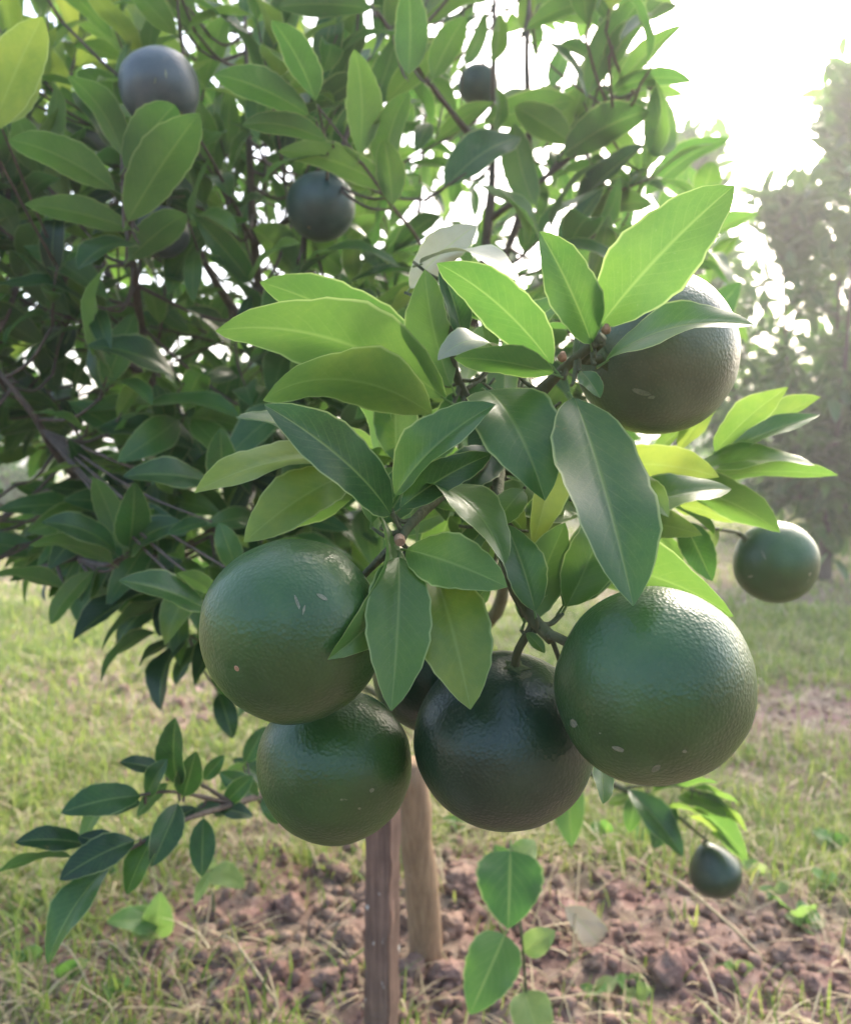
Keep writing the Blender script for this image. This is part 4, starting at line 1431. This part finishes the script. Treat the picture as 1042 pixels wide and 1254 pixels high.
def fallen(B, T, w_, label, mat, tone, n=(.1, .8, .5)):
    pb = P(*B)
    o = hero_leaf(None, B, T, w_, n, arch=.7, fold=.25, tone=tone, mat=mat, name='fallen_leaf', pet=.1)
    tag(o, label, 'leaf')
q, t = ground_at(745, 1172)
fallen((692, 1112, t * .98), (746, 1172, t * .985), 34, 'curled pale dry leaf lying beside the broad-leaved weed', M_DRYLEAF, .85, (.3, .5, .8))
q, t = ground_at(640, 1205)
fallen((782, 1195, t * .99), (790, 1230, t * .985), 26, 'small pale grey leaf among the clods by the red soil', M_WEED, .95, (.1, .6, .8))


# ------------------------------------------------------------------ orchard trees behind
far_leaf = []
for i in range(5):
    rs = random.Random(50 + i)
    far_leaf.append(leaf_geo(1.0, .42, rs.uniform(.3, 1.0), .3, rs.uniform(-.4, .4), .05, nseg=4, ncross=1, pet=0, seed=i))
far_meshes = []
for tl in range(3):
    for (v, f, uv) in far_leaf:
        mb = MB(); mb.add(v, f, uv, .25 + .2 * tl)
        far_meshes.append(mb.mesh('leaf', M_LEAF))


def orchard_tree(base, height, spread, label, seed, nleaf, nparts, lean=(0, 0), Lm=.085, trunk_r=.035, low=.25, fork_h=.17, hmin=.30, group='orange trees in the rows behind'):
    rs = random.Random(seed)
    root = empty('background_tree', base)
    tag(root, label, 'tree', group)
    tm = MB()
    fork = Vector((lean[0] * .3, lean[1] * .3, height * fork_h))
    tube(tm, spline([Vector((0, 0, -.04)), fork * .5 + Vector((.01, 0, 0)), fork], 5), trunk_r, trunk_r * .8, 9, knob=.2)
    link('trunk', tm.mesh('trunk', M_BARK), root)
    leaves = []
    for k in range(9):
        az = k * 2.4 + rs.random() * .6
        el = .5 + .5 * rs.random()
        if k == 0: el = 1.5
        rr = spread * rs.uniform(.55, 1.0) * (1 if k else .1)
        end = Vector((math.cos(az) * rr + lean[0], math.sin(az) * rr + lean[1], height * rs.uniform(hmin, 1.0) if k else height))
        midp = fork.lerp(end, .5) + Vector((math.cos(az) * rr * .25, math.sin(az) * rr * .25, -.05 * height))
        path = spline([fork, midp, end], 8)
        bm_ = MB()
        tube(bm_, path, trunk_r * .5, .004, 6, knob=.2)
        nt = nleaf // 9 // 7
        for s in range(nt):
            t = rs.uniform(.12, 1.0) if rs.random() > .25 else rs.uniform(.8, 1.0)
            p = path[min(len(path) - 1, int(t * (len(path) - 1)))]
            dv = Vector((rs.gauss(0, 1), rs.gauss(0, 1), rs.gauss(.35, .7))).normalized()
            if t > .85: dv = (dv * .6 + Vector((0, 0, 1))).normalized()
            ln = rs.uniform(.15, .42) * spread
            if (p + dv * ln).z < low * .5: dv.z = abs(dv.z)
            pts = [p, p + dv * ln * .5 + Vector((0, 0, .02)), p + dv * ln]
            tube(bm_, pts, .004, .0015, 4)
            x, y, z = frame(dv)
            az2 = rs.random() * 6
            for l in range(7):
                u = .25 + .78 * l / 7
                az2 += 2.4
                o2 = x * math.cos(az2) + y * math.sin(az2)
                sp_ = rs.uniform(.5, 1.1)
                ax = dv * math.cos(sp_) + o2 * math.sin(sp_) + Vector((0, 0, rs.uniform(-.3, .15)))
                M = basis(ax, Vector((rs.gauss(0, .4), rs.gauss(0, .4), 1)) + dv * .6)
                M.translation = p + dv * ln * u
                leaves.append((M @ Matrix.Scale(Lm * rs.uniform(.7, 1.25), 4), rs.randrange(5), rs.uniform(.15, .6), (M.translation + base).y))
        link('branch', bm_.mesh('branch', M_BARK), root)
    leaves.sort(key=lambda l: l[3])
    fm = MB()
    for i, (S, mi, tone, _) in enumerate(leaves):
        if i < nparts:
            o = link('leaf', far_meshes[min(2, int(tone * 4)) * 5 + mi if tone < .7 else 10 + mi], root)
            o.matrix_local = S
        else:
            v, f, uv = far_leaf[mi]
            fm.add([S @ p for p in v], f, uv, tone)
    tag(link('crown', fm.mesh('crown', M_LEAF), root), kind='stuff')
    return root


q, t = ground_at(1008, 712)
orchard_tree(q, 2.75, 1.0, 'tall narrow orange tree in hazy backlight with a forked brown trunk', 3, 6200, 290, lean=(-.02, 0), Lm=.15, trunk_r=.045, fork_h=.12, hmin=.42, group=None)
rows = [(-1.3, -4.0, 2.0, .9, 31), (.95, -4.2, 2.0, .9, 32), (3.2, -4.2, 2.0, .9, 33), (-3.6, -4.0, 2.0, .9, 34),  # trees behind the camera: unseen, added to keep low sky off the fruit
        (3.75, 6.5, 3.5, .9, 41), (4.3, 7.4, 1.75, 1.0, 5), (4.7, 9.5, 1.9, 1.1, 6), (3.2, 8.0, 1.55, 1.1, 21), (2.4, 10.5, 1.5, 1.0, 8), (7.2, 12.5, 2.3, 1.2, 9), (-4.2, 8.5, 1.6, .9, 12),
        (-1.6, 12.5, 1.7, .9, 14), (5.6, 17, 2.4, 1.2, 15), (-7.5, 14, 2.0, 1.2, 17), (.8, 18, 1.8, 1.1, 18), (10.5, 18, 2.5, 1.3, 19)]
for (x, y, h, s, sd) in rows:
    orchard_tree(Vector((x, y, gz(x, y))), h, s, ('unseen bushy orange tree added behind the camera to block low sky' if y < 0 else 'tall leafy orange tree in the rows beyond the hazy one' if h > 2.2
                  else 'low rounded orange tree far off in the orchard'), sd, 2300, 0, Lm=.12, trunk_r=.05, group='unseen trees added behind the camera' if y < 0 else 'tall trees beyond' if h > 2.2 else 'low trees far off')

# ------------------------------------------------------------------ hazy air
hv = [(-165, -33, -1.4), (165, -33, -1.4), (165, 265, -1.4), (-165, 265, -1.4), (-165, -33, 4.4), (165, -33, 4.4), (165, 265, 4.4), (-165, 265, 4.4)]
hm = bpy.data.meshes.new('haze')
hm.from_pydata(hv, [], [(3, 2, 1, 0), (4, 5, 6, 7), (0, 1, 5, 4), (1, 2, 6, 5), (2, 3, 7, 6), (3, 0, 4, 7)])
hmat = bpy.data.materials.new('haze')
hmat.use_nodes = True
hn = hmat.node_tree
for n in list(hn.nodes):
    if n.type != 'OUTPUT_MATERIAL': hn.nodes.remove(n)
pv = hn.nodes.new('ShaderNodeVolumePrincipled')
pv.inputs['Color'].default_value = (0.95, 0.935, 0.93, 1)
pv.inputs['Density'].default_value = 0.0155
pv.inputs['Anisotropy'].default_value = 0.55
hn.links.new(pv.outputs[0], hn.nodes['Material Output'].inputs['Volume'])
hm.materials.append(hmat)
tag(link('haze', hm), kind='stuff', label='thin pale haze in the morning air', cat='haze')
